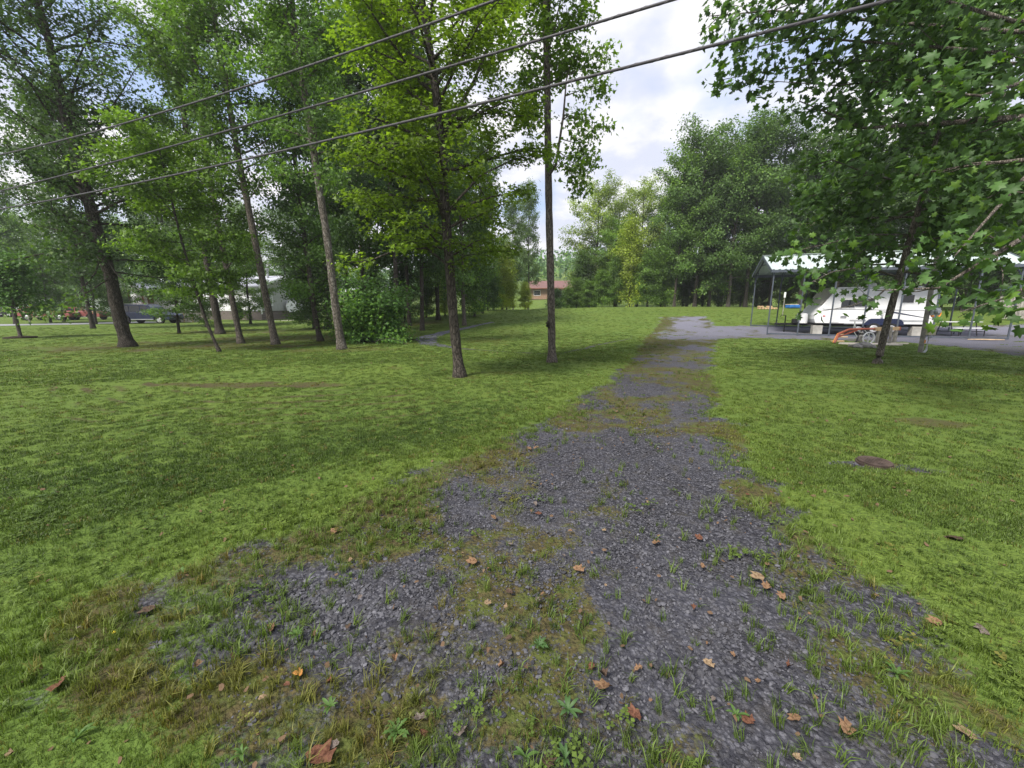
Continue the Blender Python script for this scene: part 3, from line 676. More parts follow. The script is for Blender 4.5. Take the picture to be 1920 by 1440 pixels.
    stand('slim_tree', 'thick dark trunk set back behind the thin sapling', [(413, 626), (402, 570), (388, 490), (366, 350), (345, 220), (330, 100), (322, -20)], .20, 42, .22, 3.0, 'bark_dark', (.072, .132, .032), 21000, size=.15)
    stand('slim_tree', 'short dark trunk between the pale trunk and the gable wall', [(601, 640), (590, 590), (578, 500), (568, 420), (556, 330), (545, 230)], .12, 34, .14, 1.6, 'bark_dark', (.066, .125, .030), 13000, up=3)
    # young tree with its ring at the left edge
    b = gp(39, 634); P = [b] + pxpath([(32, 605), (25, 575), (20, 535), (14, 500)], b.y)
    r, _, _ = make_tree('young_tree', 'small young tree in a dark mulch ring at the left edge', b, P, [.075, .07, .06, .04, .02],
                  dict(n=24, t0=.42, t1=1, L=[(0, 1.3), (1, .8)], el=[(0, 15), (1, 50)]), 6500, .14, 'quad', 'bark_grey', (.065, .135, .03))
    MB().tube([(0, 0, -.1), (0, 0, .07), (0, 0, .10)], [.62, .58, .3], 20).build('mulch_ring', M['mulch'], r)
    # dense bush by the pale trunk
    b = gp(705, 640)
    root = thing('dense_bush', 'dense dark green bush reaching the ground beside the pale trunk', 'bush', b)
    wb = MB(); sk = []
    for i in range(46):
        a = random.uniform(0, 6.283); el = random.uniform(.15, 1.5); L = random.uniform(1.8, 3.1)
        p = wander((random.gauss(0, .35), random.gauss(0, .3), 0), (math.cos(a) * math.cos(el), math.sin(a) * math.cos(el), math.sin(el)), L, 6, .0, .18)
        wb.tube(p, [.025 * (1 - i2 * .13) for i2 in range(7)], 5, False)
        for q in range(14):
            pp, _ = poly_at(p, .2 + .8 * q / 13); sk.append(tuple(pp))
    sk = np.array(sk); sk = sk * np.array([.80, .75, 1.05])
    pos = sk[rng.integers(0, len(sk), 15000)] + rng.normal(size=(15000, 3)) * np.array([.26, .26, .2]); pos = pos[pos[:, 2] > .05]
    wb.build('stems', M['bark_dark'], root)
    o = pos / (np.linalg.norm(pos, axis=1)[:, None] + 1e-6)
    cr = link('foliage', leaf_mesh('foliage', pos, .15, 'maple', M['leaf'], .6, None, o), root); cr.color = (.062, .125, .032, 1); cr['kind'] = 'stuff'
front_trees()

# --- sycamores at right: one sapling on the lawn, one big tree whose limbs come in from the right
def pick_big_leaves(pos, R, sz, n):
    """Indices of the n leaves that look largest from where the photograph was taken."""
    d = pos - np.array([0, 0, EYE]); dep = d[:, 1] * CP - d[:, 2] * SP; u = d[:, 0] / np.maximum(dep, .1); v = (d[:, 2] * CP + d[:, 1] * SP) / np.maximum(dep, .1)
    ok = (dep > .5) & (np.abs(u) < 1.26) & (np.abs(v) < .94)
    facing = np.abs((R[:, :, 2] * d / np.linalg.norm(d, axis=1)[:, None]).sum(1))
    sc = np.where(ok, sz / np.maximum(dep, .5) * (.35 + facing), 0)
    return np.argsort(-sc)[:n]
LEAFVAR = []
def lobed_variants():
    tv, tf = leaf_template('lobed')
    for i, t in enumerate((.1, .3, .5, .7, .97)):
        v = tv.copy(); v[:, 2] += .05 * np.sin(v[:, 0] * 5 + i) * (v[:, 1] - .3)
        LEAFVAR.append(arr_mesh('leaf', v, tf, M['leaf'], {'tint': ('FACE', np.full(len(tf), t))}))
lobed_variants()
def sycamore(name, label, base, trunk, rad, limbs, explicit, nleaf, size, color, bark, nbig, jit=(.2, .14), sub=2.8, drop=None):
    root = thing(name, label, 'tree', base)
    ex = [dict(e, pts=local(e['pts'], base)) for e in explicit]
    wb, pos, out = tree_shapes(local(trunk, base), rad, limbs, nleaf, jit, ex, True, sub)
    wb.build('trunk', M[bark], root, smooth=True)
    if drop is not None: k = drop(pos + np.array(base)); pos, out = pos[k], out[k]
    n = len(pos); R = leaf_frames(n, .55, out=out); sz = size * rng.uniform(.6, 1.25, n); tint = np.clip(rng.beta(1.4, 1.9, n) + (rng.random(n) < .05) * .6, 0, 1)
    big = pick_big_leaves(pos + np.array(base), R, sz, nbig); mask = np.ones(n, bool); mask[big] = False
    tv, tf = leaf_template('lobed'); ps, Rs, ss = pos[mask], R[mask], sz[mask]; m = len(ps)
    V = np.einsum('nij,kj->nki', Rs, tv) * ss[:, None, None] + ps[:, None, :]; F = tf[None] + (np.arange(m) * len(tv))[:, None, None]
    cr = link('crown', arr_mesh('crown', V.reshape(-1, 3), F.reshape(-1, 3), M['leaf'], {'tint': ('FACE', np.repeat(tint[mask], len(tf)))}), root)
    cr.color = color + (1,); cr['kind'] = 'stuff'
    for i in big:
        o = link('leaf', LEAFVAR[min(4, int(tint[i] * 5))], root); o.color = color + (1,)
        m4 = np.eye(4); m4[:3, :3] = R[i] * sz[i]; m4[:3, 3] = pos[i]; o.matrix_basis = Matrix(m4.tolist())
    return root
def visible_cut(P):
    """Leaves that would hang across the lawn view where the photo has none."""
    d = P - np.array([0, 0, EYE]); dep = d[:, 1] * CP - d[:, 2] * SP
    px_ = 960 + FPX * d[:, 0] / np.maximum(dep, .1); py_ = 720 - FPX * (d[:, 2] * CP + d[:, 1] * SP) / np.maximum(dep, .1)
    lim = np.interp(px_, [1300, 1320, 1420, 1440, 1480, 1500, 1540, 1700, 1780, 1920, 2100], [170, 175, 195, 470, 500, 610, 620, 600, 640, 640, 700])
    left = np.interp(py_, [-500, 0, 60, 130, 175, 220, 300, 420, 470, 520, 620], [1300, 1305, 1315, 1310, 1325, 1470, 1480, 1490, 1445, 1480, 1485])
    thin = (rng.random(len(P)) > np.interp(py_, [440, 520, 640], [0, .62, .62])) | (dep < 0)
    return (dep > 2.2) & ((px_ > left) & (py_ < lim)) & thin
def right_trees():
    b = gp(1645, 682); P = [b] + pxpath([(1662, 610), (1686, 520), (1708, 440), (1735, 350), (1760, 240), (1782, 120)], b.y); P = grow(P, 2)
    Y = b.y
    ex = [dict(pts=[P[2], at(1620, 500, Y - 1), at(1560, 510, Y - 2), at(1500, 540, Y - 2.6)], r=.03, L=1.5),
          dict(pts=[P[2], at(1640, 560, Y - 1.5), at(1590, 575, Y - 2.2), at(1530, 585, Y - 2.8)], r=.025, L=1.3),
          dict(pts=[P[3], at(1620, 440, Y - 1), at(1540, 460, Y - 1.8), at(1450, 480, Y - 2)], r=.03, L=1.6),
          dict(pts=[P[4], at(1640, 330, Y - .8), at(1560, 300, Y - 1.2), at(1490, 320, Y - 1.4)], r=.03, L=1.7),
          dict(pts=[P[3], at(1760, 430, Y - .5), at(1830, 450, Y - 1), at(1900, 470, Y - 1)], r=.03, L=1.6),
          dict(pts=[P[5], at(1660, 220, Y - .5), at(1590, 200, Y - .8), at(1540, 220, Y - 1)], r=.03, L=1.6)]
    sycamore('sycamore_sapling', 'slim leaning sycamore on the right lawn with its trunk before the camper', b, P, [.088, .084, .08, .072, .062, .05, .04, .03, .015],
             dict(n=44, t0=.26, t1=1, L=[(0, 2.0), (.4, 2.8), (.8, 2.5), (1, 1.2)], el=[(0, -2), (.5, 18), (1, 50)]), ex, 12500, .17, (.046, .092, .026), 'bark_pale', 100, drop=visible_cut)
    b = Vector((13.2, 6.4, Hs(13.2, 6.4)))
    P = [b, b + Vector((-.1, .1, 2)), b + Vector((-.3, .2, 4)), b + Vector((-.4, .5, 6)), b + Vector((-.8, .7, 8)), b + Vector((-1.0, 1, 10))]
    def lm(start, pts, r, L): return dict(pts=[start] + [at(*p) for p in pts], r=r, L=L)
    ex = [lm(P[3], [(1900, 60, 7.8), (1650, 40, 8.8), (1450, 20, 9.6), (1330, 30, 10)], .045, 2.6), lm(P[3], [(1900, 100, 7.4), (1650, 80, 8.4), (1500, 70, 9), (1390, 95, 9.4)], .035, 2.4), lm(P[3], [(1900, 40, 7.0), (1700, -20, 8), (1500, 0, 8.6), (1400, 40, 9)], .035, 2.4), lm(P[3], [(1900, 160, 7.4), (1700, 150, 8.6), (1560, 160, 9), (1420, 150, 9.4)], .03, 2.0), lm(P[3], [(1920, 120, 7.8), (1700, 110, 8.6), (1520, 120, 9.2), (1350, 150, 9.8)], .035, 2.6),
          lm(P[2], [(1920, 220, 7.5), (1780, 230, 8.0), (1620, 240, 9), (1500, 190, 9.4)], .07, 2.0), lm(P[2], [(1925, 330, 6.5), (1860, 400, 6.2), (1790, 480, 6)], .05, 1.3),
          lm(P[2], [(1930, 440, 6.2), (1860, 480, 6), (1760, 540, 6.2), (1640, 545, 6.6)], .05, 1.3), lm(P[1], [(1960, 520, 5.8), (1880, 560, 5.6), (1800, 585, 5.5)], .03, 1.0),
          lm(P[3], [(1880, -60, 7), (1700, -90, 7.6), (1500, -60, 8.4)], .08, 2.2), lm(P[4], [(1800, -200, 8), (1600, -160, 9), (1400, -90, 10)], .08, 2.4), lm(P[2], [(1920, 300, 7), (1820, 310, 7.6), (1700, 330, 8.4)], .05, 1.6), lm(P[3], [(1930, 150, 6), (1840, 180, 6), (1740, 170, 6.5)], .04, 1.5)]
    sycamore('sycamore_tree', 'big sycamore whose leafy limbs hang in from the right edge', b, P, [.42, .36, .33, .28, .2, .1],
             dict(n=22, t0=.45, t1=1, L=[(0, 4.0), (1, 2.4)], el=[(0, 5), (1, 50)]), ex, 28000, .15, (.044, .088, .026), 'bark_grey', 300, jit=(.24, .18), drop=lambda Q: visible_cut(Q) | ((Q[:, 0] / np.maximum(Q[:, 1], .1) > 1.5)) | (Q[:, 1] < 0))
right_trees()

# --- generic woodland trees, one of each kind built at the origin and then copied
def proto(kind):
    if kind == 'tall':       # tall narrow tree, clear below
        tr = [(0, 0, 0), (.15, .1, 5), (-.1, .2, 10), (.1, 0, 15), (0, 0, 19)]
        a = (tr, [.17, .15, .12, .08, .03], dict(n=38, t0=.2, t1=.95, L=[(0, 2.8), (.35, 3.8), (.75, 3.4), (1, 2.0)], el=[(0, 8), (.4, 35), (1, 62)]), 18000, .24, (.34, .24))
    elif kind == 'spread':
        tr = [(0, 0, 0), (.1, .1, 3), (.3, 0, 7), (.1, .3, 11), (.2, .2, 15), (.2, .2, 17)]
        a = (tr, [.21, .19, .16, .12, .08, .03], dict(n=36, t0=.17, t1=.93, L=[(0, 3.8), (.35, 5.2), (.8, 4.8), (1, 3.2)], el=[(0, 8), (.5, 32), (1, 52)]), 24000, .235, (.36, .24))
    elif kind == 'full':     # foliage to the ground
        tr = [(0, 0, 0), (.1, 0, 3), (0, .1, 6), (.1, 0, 9.4)]
        a = (tr, [.14, .11, .07, .02], dict(n=60, t0=.05, t1=.93, L=[(0, 1.9), (.35, 2.5), (.7, 2.4), (1, 1.5)], el=[(0, 18), (.5, 42), (1, 60)]), 16000, .19, (.32, .30))
    elif kind == 'pointed':  # airy, pale, pointed
        tr = [(0, 0, 0), (.1, 0, 4), (-.1, .1, 8), (.1, 0, 12.4)]
        a = (tr, [.16, .12, .08, .02], dict(n=60, t0=.08, t1=.95, L=[(0, 1.9), (.3, 2.6), (.7, 2.3), (1, 1.2)], el=[(0, 15), (.5, 42), (1, 62)]), 15000, .19, (.30, .28))
    else:                    # bush
        tr = [(0, 0, 0), (.05, 0, .8), (0, .05, 1.7), (0, 0, 2.6)]
        a = (tr, [.05, .04, .03, .01], dict(n=48, t0=.03, t1=1, L=[(0, 1.3), (.5, 1.4), (1, .6)], el=[(0, 10), (.5, 35), (1, 70)]), 7000, .15, (.2, .16))
    wb, pos, out = tree_shapes(a[0], a[1], a[2], a[3], a[5], wood=False, sub_per_m=1.9, k=8)
    pos = pos[pos[:, 2] > .04]; out = pos - pos.mean(0); out /= np.linalg.norm(out, axis=1)[:, None]
    tm = bpy.data.meshes.new('trunk'); tm.from_pydata(wb.v, [], wb.f); tm.materials.append(M['bark_dark']); tm.polygons.foreach_set('use_smooth', [True] * len(tm.polygons))
    return tm, leaf_mesh('crown', pos, a[4], 'quad', M['leaf'], .55, None, out)
PROTO = {k: proto(k) for k in ('tall', 'spread', 'full', 'pointed', 'bush')}
HT = dict(tall=21.5, spread=20.5, full=11, pointed=13.5, bush=3.2)
def wood_tree(kind, px, Y, h, color, label, group, name=None, cat='tree', wide=1.0, bark=None):
    g = grd(px, Y); s = h / HT[kind]
    root = thing(name or {'bush': 'bush'}.get(kind, 'woodland_tree'), label, cat, g, random.uniform(0, 6.28), group)
    root.scale = (s * wide, s * wide, s)
    t = link('trunk', PROTO[kind][0], root); t.scale = (1, 1, 1); c = link('crown', PROTO[kind][1], root); c['kind'] = 'stuff'
    k = random.uniform(.9, 1.1); c.color = (color[0] * k, color[1] * k, color[2] * k, 1)
    if bark: t.material_slots[0].link = 'OBJECT'; t.material_slots[0].material = M[bark]
    return root
DK, MD, LT, YG, FAR, PALE = (.050, .094, .030), (.070, .125, .034), (.092, .160, .034), (.190, .245, .036), (.085, .136, .048), (.175, .232, .062)
def woods():
    g = 'trees standing behind the white house'
    lab = ['far tree behind the road at the left edge', 'far tree behind the dark mailbox', 'far tree behind the long white shed', 'far tree behind the blue tarps', 'far tree above the red car', 'far tree above the porch gable', 'far tree above the porch roof', 'far tree behind the middle of the house roof',
           'far tree behind the metal flue of the house', 'far tree behind the gable peak', 'far tree behind the right corner of the house']
    for (px, Y, h, k, c), l in zip([(-60, 70, 17, 'spread', FAR), (20, 74, 15, 'tall', LT), (95, 72, 17, 'spread', MD), (165, 70, 19, 'tall', FAR), (235, 74, 18, 'spread', LT), (295, 72, 20, 'tall', MD), (350, 75, 19, 'spread', FAR), (410, 72, 20, 'spread', MD), (470, 74, 21, 'tall', LT), (540, 72, 20, 'spread', MD), (610, 74, 22, 'spread', DK)], lab):
        wood_tree(k, px, Y, h, c, l, g)
    g = 'woodland trees over the left lawn'
    for px, Y, h, k, c, l in [(30, 36, 17, 'tall', MD, 'tree by the road with a high crown behind the young tree'), (175, 29, 17, 'tall', DK, 'shaded tree close behind the large leaning tree'),
                          (618, 27, 20, 'tall', DK, 'tall shaded tree behind the pale trunk'), (335, 40, 20, 'tall', MD, 'lighter tall tree right of the navy car'), (120, 41, 12, 'spread', MD, 'broad low tree between the young tree and the large leaning tree'), (45, 46, 13, 'spread', LT, 'broad low tree across the road at the far left'), (232, 47, 12, 'spread', MD, 'broad tree rising behind the navy car'), (660, 30, 20, 'tall', MD, 'tall tree rising behind the dense bush')]:
        wood_tree(k, px, Y, h, c, l, g, wide=.9)
    g = 'low trees under the left stand'
    for px, Y, h, k, c, l in [(336, 24, 6.5, 'spread', MD, 'low leafy tree just right of the navy car'), (388, 31, 8, 'spread', MD, 'low spreading tree before the tan planter'), (470, 36, 8, 'spread', LT, 'low tree hiding the white front wall beside the conifer'), (590, 27, 6.5, 'full', DK, 'dark shrubby tree right of the white panel'), (180, 36, 8.5, 'spread', DK, 'low dark tree before the faded red car'), (95, 39, 7.5, 'spread', MD, 'low tree with drooping leaves before the red car and tarps')]:
        wood_tree(k, px, Y, h, c, l, g, wide=1.25)
    g = 'dark trees of the wood beside the lawn'
    for px, Y, h, k, c, l in [(690, 25, 19, 'tall', DK, 'leftmost dark tree of the wood, half behind the dense bush'), (745, 23.5, 19, 'tall', DK, 'dark trunk at the front edge of the wood, right of the bush'), (768, 28, 19, 'tall', DK, 'second dark trunk inside the wood'), (792, 25, 18, 'tall', DK, 'dark trunk inside the wood closest left of the maple trunk'),
                          (822, 33, 19, 'spread', MD, 'spreading tree deep in the wood behind the maple'), (871, 28, 15, 'spread', MD, 'thick grey trunk standing right behind the maple trunk'), (905, 40, 17, 'tall', MD, 'tree at the right end of the dark wood'), (845, 44, 18, 'spread', DK, 'shaded tree far inside the wood')]:
        wood_tree(k, px, Y, h, c, l, g, wide=.85, bark='bark_grey' if px == 871 else None)
    for px, Y, h, l in [(760, 32, 5.5, 'undergrowth shrub between the dark trunks'), (800, 36, 4.5, 'undergrowth shrub deep in the wood'), (835, 38, 4, 'light shrub seen left of the maple trunk'), (890, 36, 6, 'dark shrub right of the maple trunk'), (700, 34, 6, 'dark shrub behind the dense bush'), (915, 44, 5, 'shrub at the far right end of the wood')]:
        wood_tree('full', px, Y, h, (YG if px == 835 else DK), l, 'shrubs under the dark wood', 'shrub', 'shrub', 1.2)
    g = 'trees and bushes along the far lawn edge'
    for px, Y, h, k, c, l, w in [(962, 58, 17, 'tall', FAR, 'tall narrow tree left of the straight trunk, above the yellow shrubs', .8), (990, 66, 21.5, 'tall', FAR, 'tall hazy tree just left of the straight trunk', .7), (942, 47, 7.8, 'full', YG, 'yellow green tree at the end of the wood', 1.0), (925, 45, 5, 'full', LT, 'low green shrub at the left end of the lawn crest', 1.1), (985, 48, 3.4, 'full', YG, 'low yellowish shrub left of the brown roofed house', 1.3),
                                 (1080, 50, 4.0, 'full', LT, 'small leafy bush beside the brown roofed house', 1.5), (1104, 49, 3.4, 'full', LT, 'second small leafy bush right of the brown roofed house', 1.7), (1042, 47, 2.2, 'bush', DK, 'low dark bush at the foot of the straight trunk', 1.1),
                                 (1115, 60, 19.5, 'spread', PALE, 'tall sycamore with pale leaves, left one of the far pair', .95), (1192, 60, 19.3, 'spread', PALE, 'tall sycamore with pale leaves, right one of the far pair', .95), (1155, 63, 17.5, 'spread', PALE, 'third pale sycamore filling the gap behind the far pair', .95), (1152, 56, 13, 'spread', LT, 'dark rounded tree below the pair of pale sycamores', 1.1), (1092, 57, 9, 'full', MD, 'dark green round tree right of the brown roofed house', 1.3), (1128, 48, 4.6, 'full', LT, 'leafy shrub at the foot of the pale sycamores', 1.6), (1062, 49, 2.8, 'full', LT, 'low green shrub under the brown roofed house', 1.6), (1238, 49, 8, 'full', LT, 'full green tree joining the bright yellow one to the right wood', 1.2), (950, 49, 4.4, 'full', YG, 'yellow green shrub before the taller yellow green tree', 1.5), (1178, 49, 11, 'full', YG, 'bright yellow green tree before the pale sycamores', .95), (1150, 49, 6.5, 'full', LT, 'green bushy tree left of the bright yellow one', 1.0), (1212, 47.5, 6.8, 'full', LT, 'leafy young tree right of the bright yellow one', 1.2)]:
        wood_tree(k, px, Y, h, c, l, g, 'shrub' if h < 6 else None, 'shrub' if h < 6 else 'tree', w)
    g = 'front row of the right wood'
    for px, Y, h, k, c, l, w in [(1262, 47, 18.5, 'tall', LT, 'first tall tree of the right wood, beside the bright yellow tree', 1), (1300, 46.5, 21, 'spread', MD, 'broad tree with its trunk behind the end of the drive', .9), (1326, 49, 20, 'tall', FAR, 'narrow tree behind the broad tree at the drive end', 1), (1362, 46, 20, 'spread', MD, 'broad dark green tree right of the drive end', .9), (1394, 45.5, 21.5, 'tall', MD, 'tall tree with dark trunk left of the carport', 1.1), (1440, 47, 21, 'spread', DK, 'shaded broad tree behind the left carport post', .9),
                                 (1495, 45, 19, 'tall', MD, 'tree behind the camper hitch', 1.2), (1560, 44, 20, 'spread', DK, 'dark tree behind the front of the camper', .9), (1640, 43, 19, 'spread', MD, 'tree behind the camper window', .9), (1720, 41, 19, 'tall', DK, 'tree behind the rear of the camper', 1.2), (1800, 40, 19, 'spread', MD, 'tree behind the picnic table', .9), (1880, 38, 18, 'spread', DK, 'tree behind the weathered board fence', .9), (1960, 36, 18, 'spread', DK, 'tree beyond the right end of the board fence', .9)]:
        wood_tree(k, px, Y, h, c, l, g, None, 'tree', w, 'bark_grey' if px in (1362, 1326) else None)
    g = 'second row of the right wood'
    for px, Y, h, k, l in [(1245, 58, 17, 'spread', 'rear tree showing between the yellow tree and the right wood'), (1285, 57, 20, 'spread', 'rear tree filling the gap behind the drive end'), (1345, 58, 21, 'spread', 'rear tree between the two broad trees'), (1415, 57, 21, 'spread', 'rear tree between the dark trunk and the carport'), (1475, 56, 20, 'spread', 'rear tree above the left end of the carport roof'), (1545, 56, 20, 'spread', 'rear tree above the left third of the carport roof'), (1620, 54, 20, 'spread', 'rear tree above the middle of the carport roof'), (1700, 52, 20, 'spread', 'rear tree above the right half of the carport roof'), (1790, 50, 20, 'spread', 'rear tree above the right end of the carport roof'), (1900, 48, 20, 'spread', 'rear tree above the board fence')]:
        wood_tree(k, px, Y, h, DK, l, g, None, 'tree', 1)
    g = 'undergrowth shrubs along the right wood'
    lab = ['first shrub at the wood edge near the yellow tree', 'shrub behind the far end of the drive', 'shrub between the two broad trees', 'shrub right of the drive end', 'shrub left of the carport', 'shrub behind the left carport posts', 'shrub behind the camper hitch jack', 'shrub behind the camper nose', 'shrub behind the camper roof', 'shrub behind the camper wheels', 'shrub behind the meter post', 'shrub behind the picnic table benches', 'shrub left of the board fence', 'shrub behind the board fence']
    for i, (px, l) in enumerate(zip([1238, 1278, 1315, 1350, 1385, 1425, 1470, 1520, 1570, 1630, 1690, 1760, 1830, 1910], lab)):
        wood_tree('full', px, 50 - .012 * max(0, px - 1400) + (i % 3) * 1.5, 4.5 + (i * 37 % 5) * .7, (LT if i in (0, 2) else DK if i % 2 else MD), l, g, 'shrub', 'shrub', 1.3)
woods()

def far_forest():
    n = 26000; x = rng.uniform(-190, 190, n); y = rng.uniform(112, 190, n)
    can = 12 + 9 * (fbm(x, y, .09, 3)) + 5 * fbm(x, y, .3, 2)
    z = H0(x, y) + can * rng.uniform(.05, 1, n) ** .45 + rng.normal(0, .6, n)
    k = ~((np.abs(x - 16) < 14) & (y < 128))
    pos = np.stack([x, y, z], 1)[k]
    o = link('far_forest', leaf_mesh('far_forest', pos, 1.5, 'quad', M['leaf'], .3, rng.random(len(pos)))); o.color = (.062, .115, .055, 1)
    tag(o, 'hazy wooded hillside closing the view behind the far house', 'forest', None, 'stuff')
far_forest()

# ------------------------------------------------------------------ carport and what stands in it
F0 = gp(1438, 627); F1 = gp(1889, 636); uu = Vector((F1.x - F0.x, F1.y - F0.y, 0)); CLEN = uu.length; uu.normalize(); vv = Vector((-uu.y, uu.x, 0))
CANG = math.atan2(uu.y, uu.x); CW = 4.3
def cp(s, w, z=None):
    p = F0 + uu * s + vv * w
    return Vector((p.x, p.y, Hs(p.x, p.y) if z is None else z))
def carport():
    g0 = Hs(F0.x, F0.y)
    root = thing('carport', 'open metal carport with white ribbed roof over the camper', 'carport', (F0.x, F0.y, g0), CANG)
    nb = 7; EH, RH = 3.55, 4.5
    def lz(s, w): p = cp(s, w); return p.z - g0
    for w in (0, CW):
        for i in range(nb + 1):
            s = CLEN * i / nb; z0 = lz(s, w); x = s; d = 1 if w == 0 else -1
            MB().box((x, w, (z0 + EH - .08) / 2), (.062, .062, EH - .08 - z0), None, .006).build('post', M['post_metal'], root)
            MB().bar((x, w + .034 * d, EH - .55), (x, w + .62 * d, EH + .10), .045).build('brace', M['post_metal'], root)
        for i in range(nb):
            a, b = CLEN * i / nb, CLEN * (i + 1) / nb
            MB().bar((a + .033, w, lz(a, w) + .05), (b - .033, w, lz(b, w) + .05), .06, .07).build('base_rail', M['post_metal'], root)
        MB().box((CLEN / 2, w, EH - .045), (CLEN + .2, .07, .07)).build('eave_rail', M['post_metal'], root)
        MB().box((CLEN / 2, w + (-.16 if w == 0 else .16), EH - .09), (CLEN + .36, .02, .14)).build('eave_trim', M['post_metal'], root)
    for i in range(nb + 1):
        s = CLEN * i / nb
        MB().bar((s, 0, EH), (s, CW / 2, RH - .05), .06).bar((s, CW, EH), (s, CW / 2, RH - .05), .06).bar((s, CW * .28, EH + .45), (s, CW * .72, EH + .45), .05).build('truss', M['post_metal'], root)
    npn = 12; pw = (CLEN + .36) / npn
    for side in (0, 1):
        for i in range(npn):
            x0 = -.18 + i * pw; mb = MB()
            e = (-.17, EH - .02) if side == 0 else (CW + .17, EH - .02); r = (CW / 2, RH)
            n = 15; xs = [x0 + (pw - .004) * k / n for k in range(n + 1)]
            rib = [(.0, .028, .028, .0, .0)[k % 5] for k in range(n + 1)]
            vs = []
            for x, h in zip(xs, rib): vs += [(x, e[0], e[1] + h), (x, r[0], r[1] + h)]
            m2 = len(vs); vs2 = [(v[0], v[1], v[2] - .004) for v in vs]
            fs = [(2 * k, 2 * k + 2, 2 * k + 3, 2 * k + 1) for k in range(n)] + [(m2 + 2 * k, m2 + 2 * k + 1, m2 + 2 * k + 3, m2 + 2 * k + 2) for k in range(n)]
            mb.add(vs + vs2, fs).build('roof_panel', M['roof_metal'], root)
        for xe in (-.19, CLEN + .19):
            e = -.17 if side == 0 else CW + .17
            MB().bar((xe, e, EH - .07), (xe, CW / 2, RH - .05), .03, .17).build('gable_trim', M['post_metal'], root)
    MB().bar((-.2, CW / 2, RH + .03), (CLEN + .2, CW / 2, RH + .03), .3, .02).build('ridge_cap', M['roof_metal'], root)
carport()

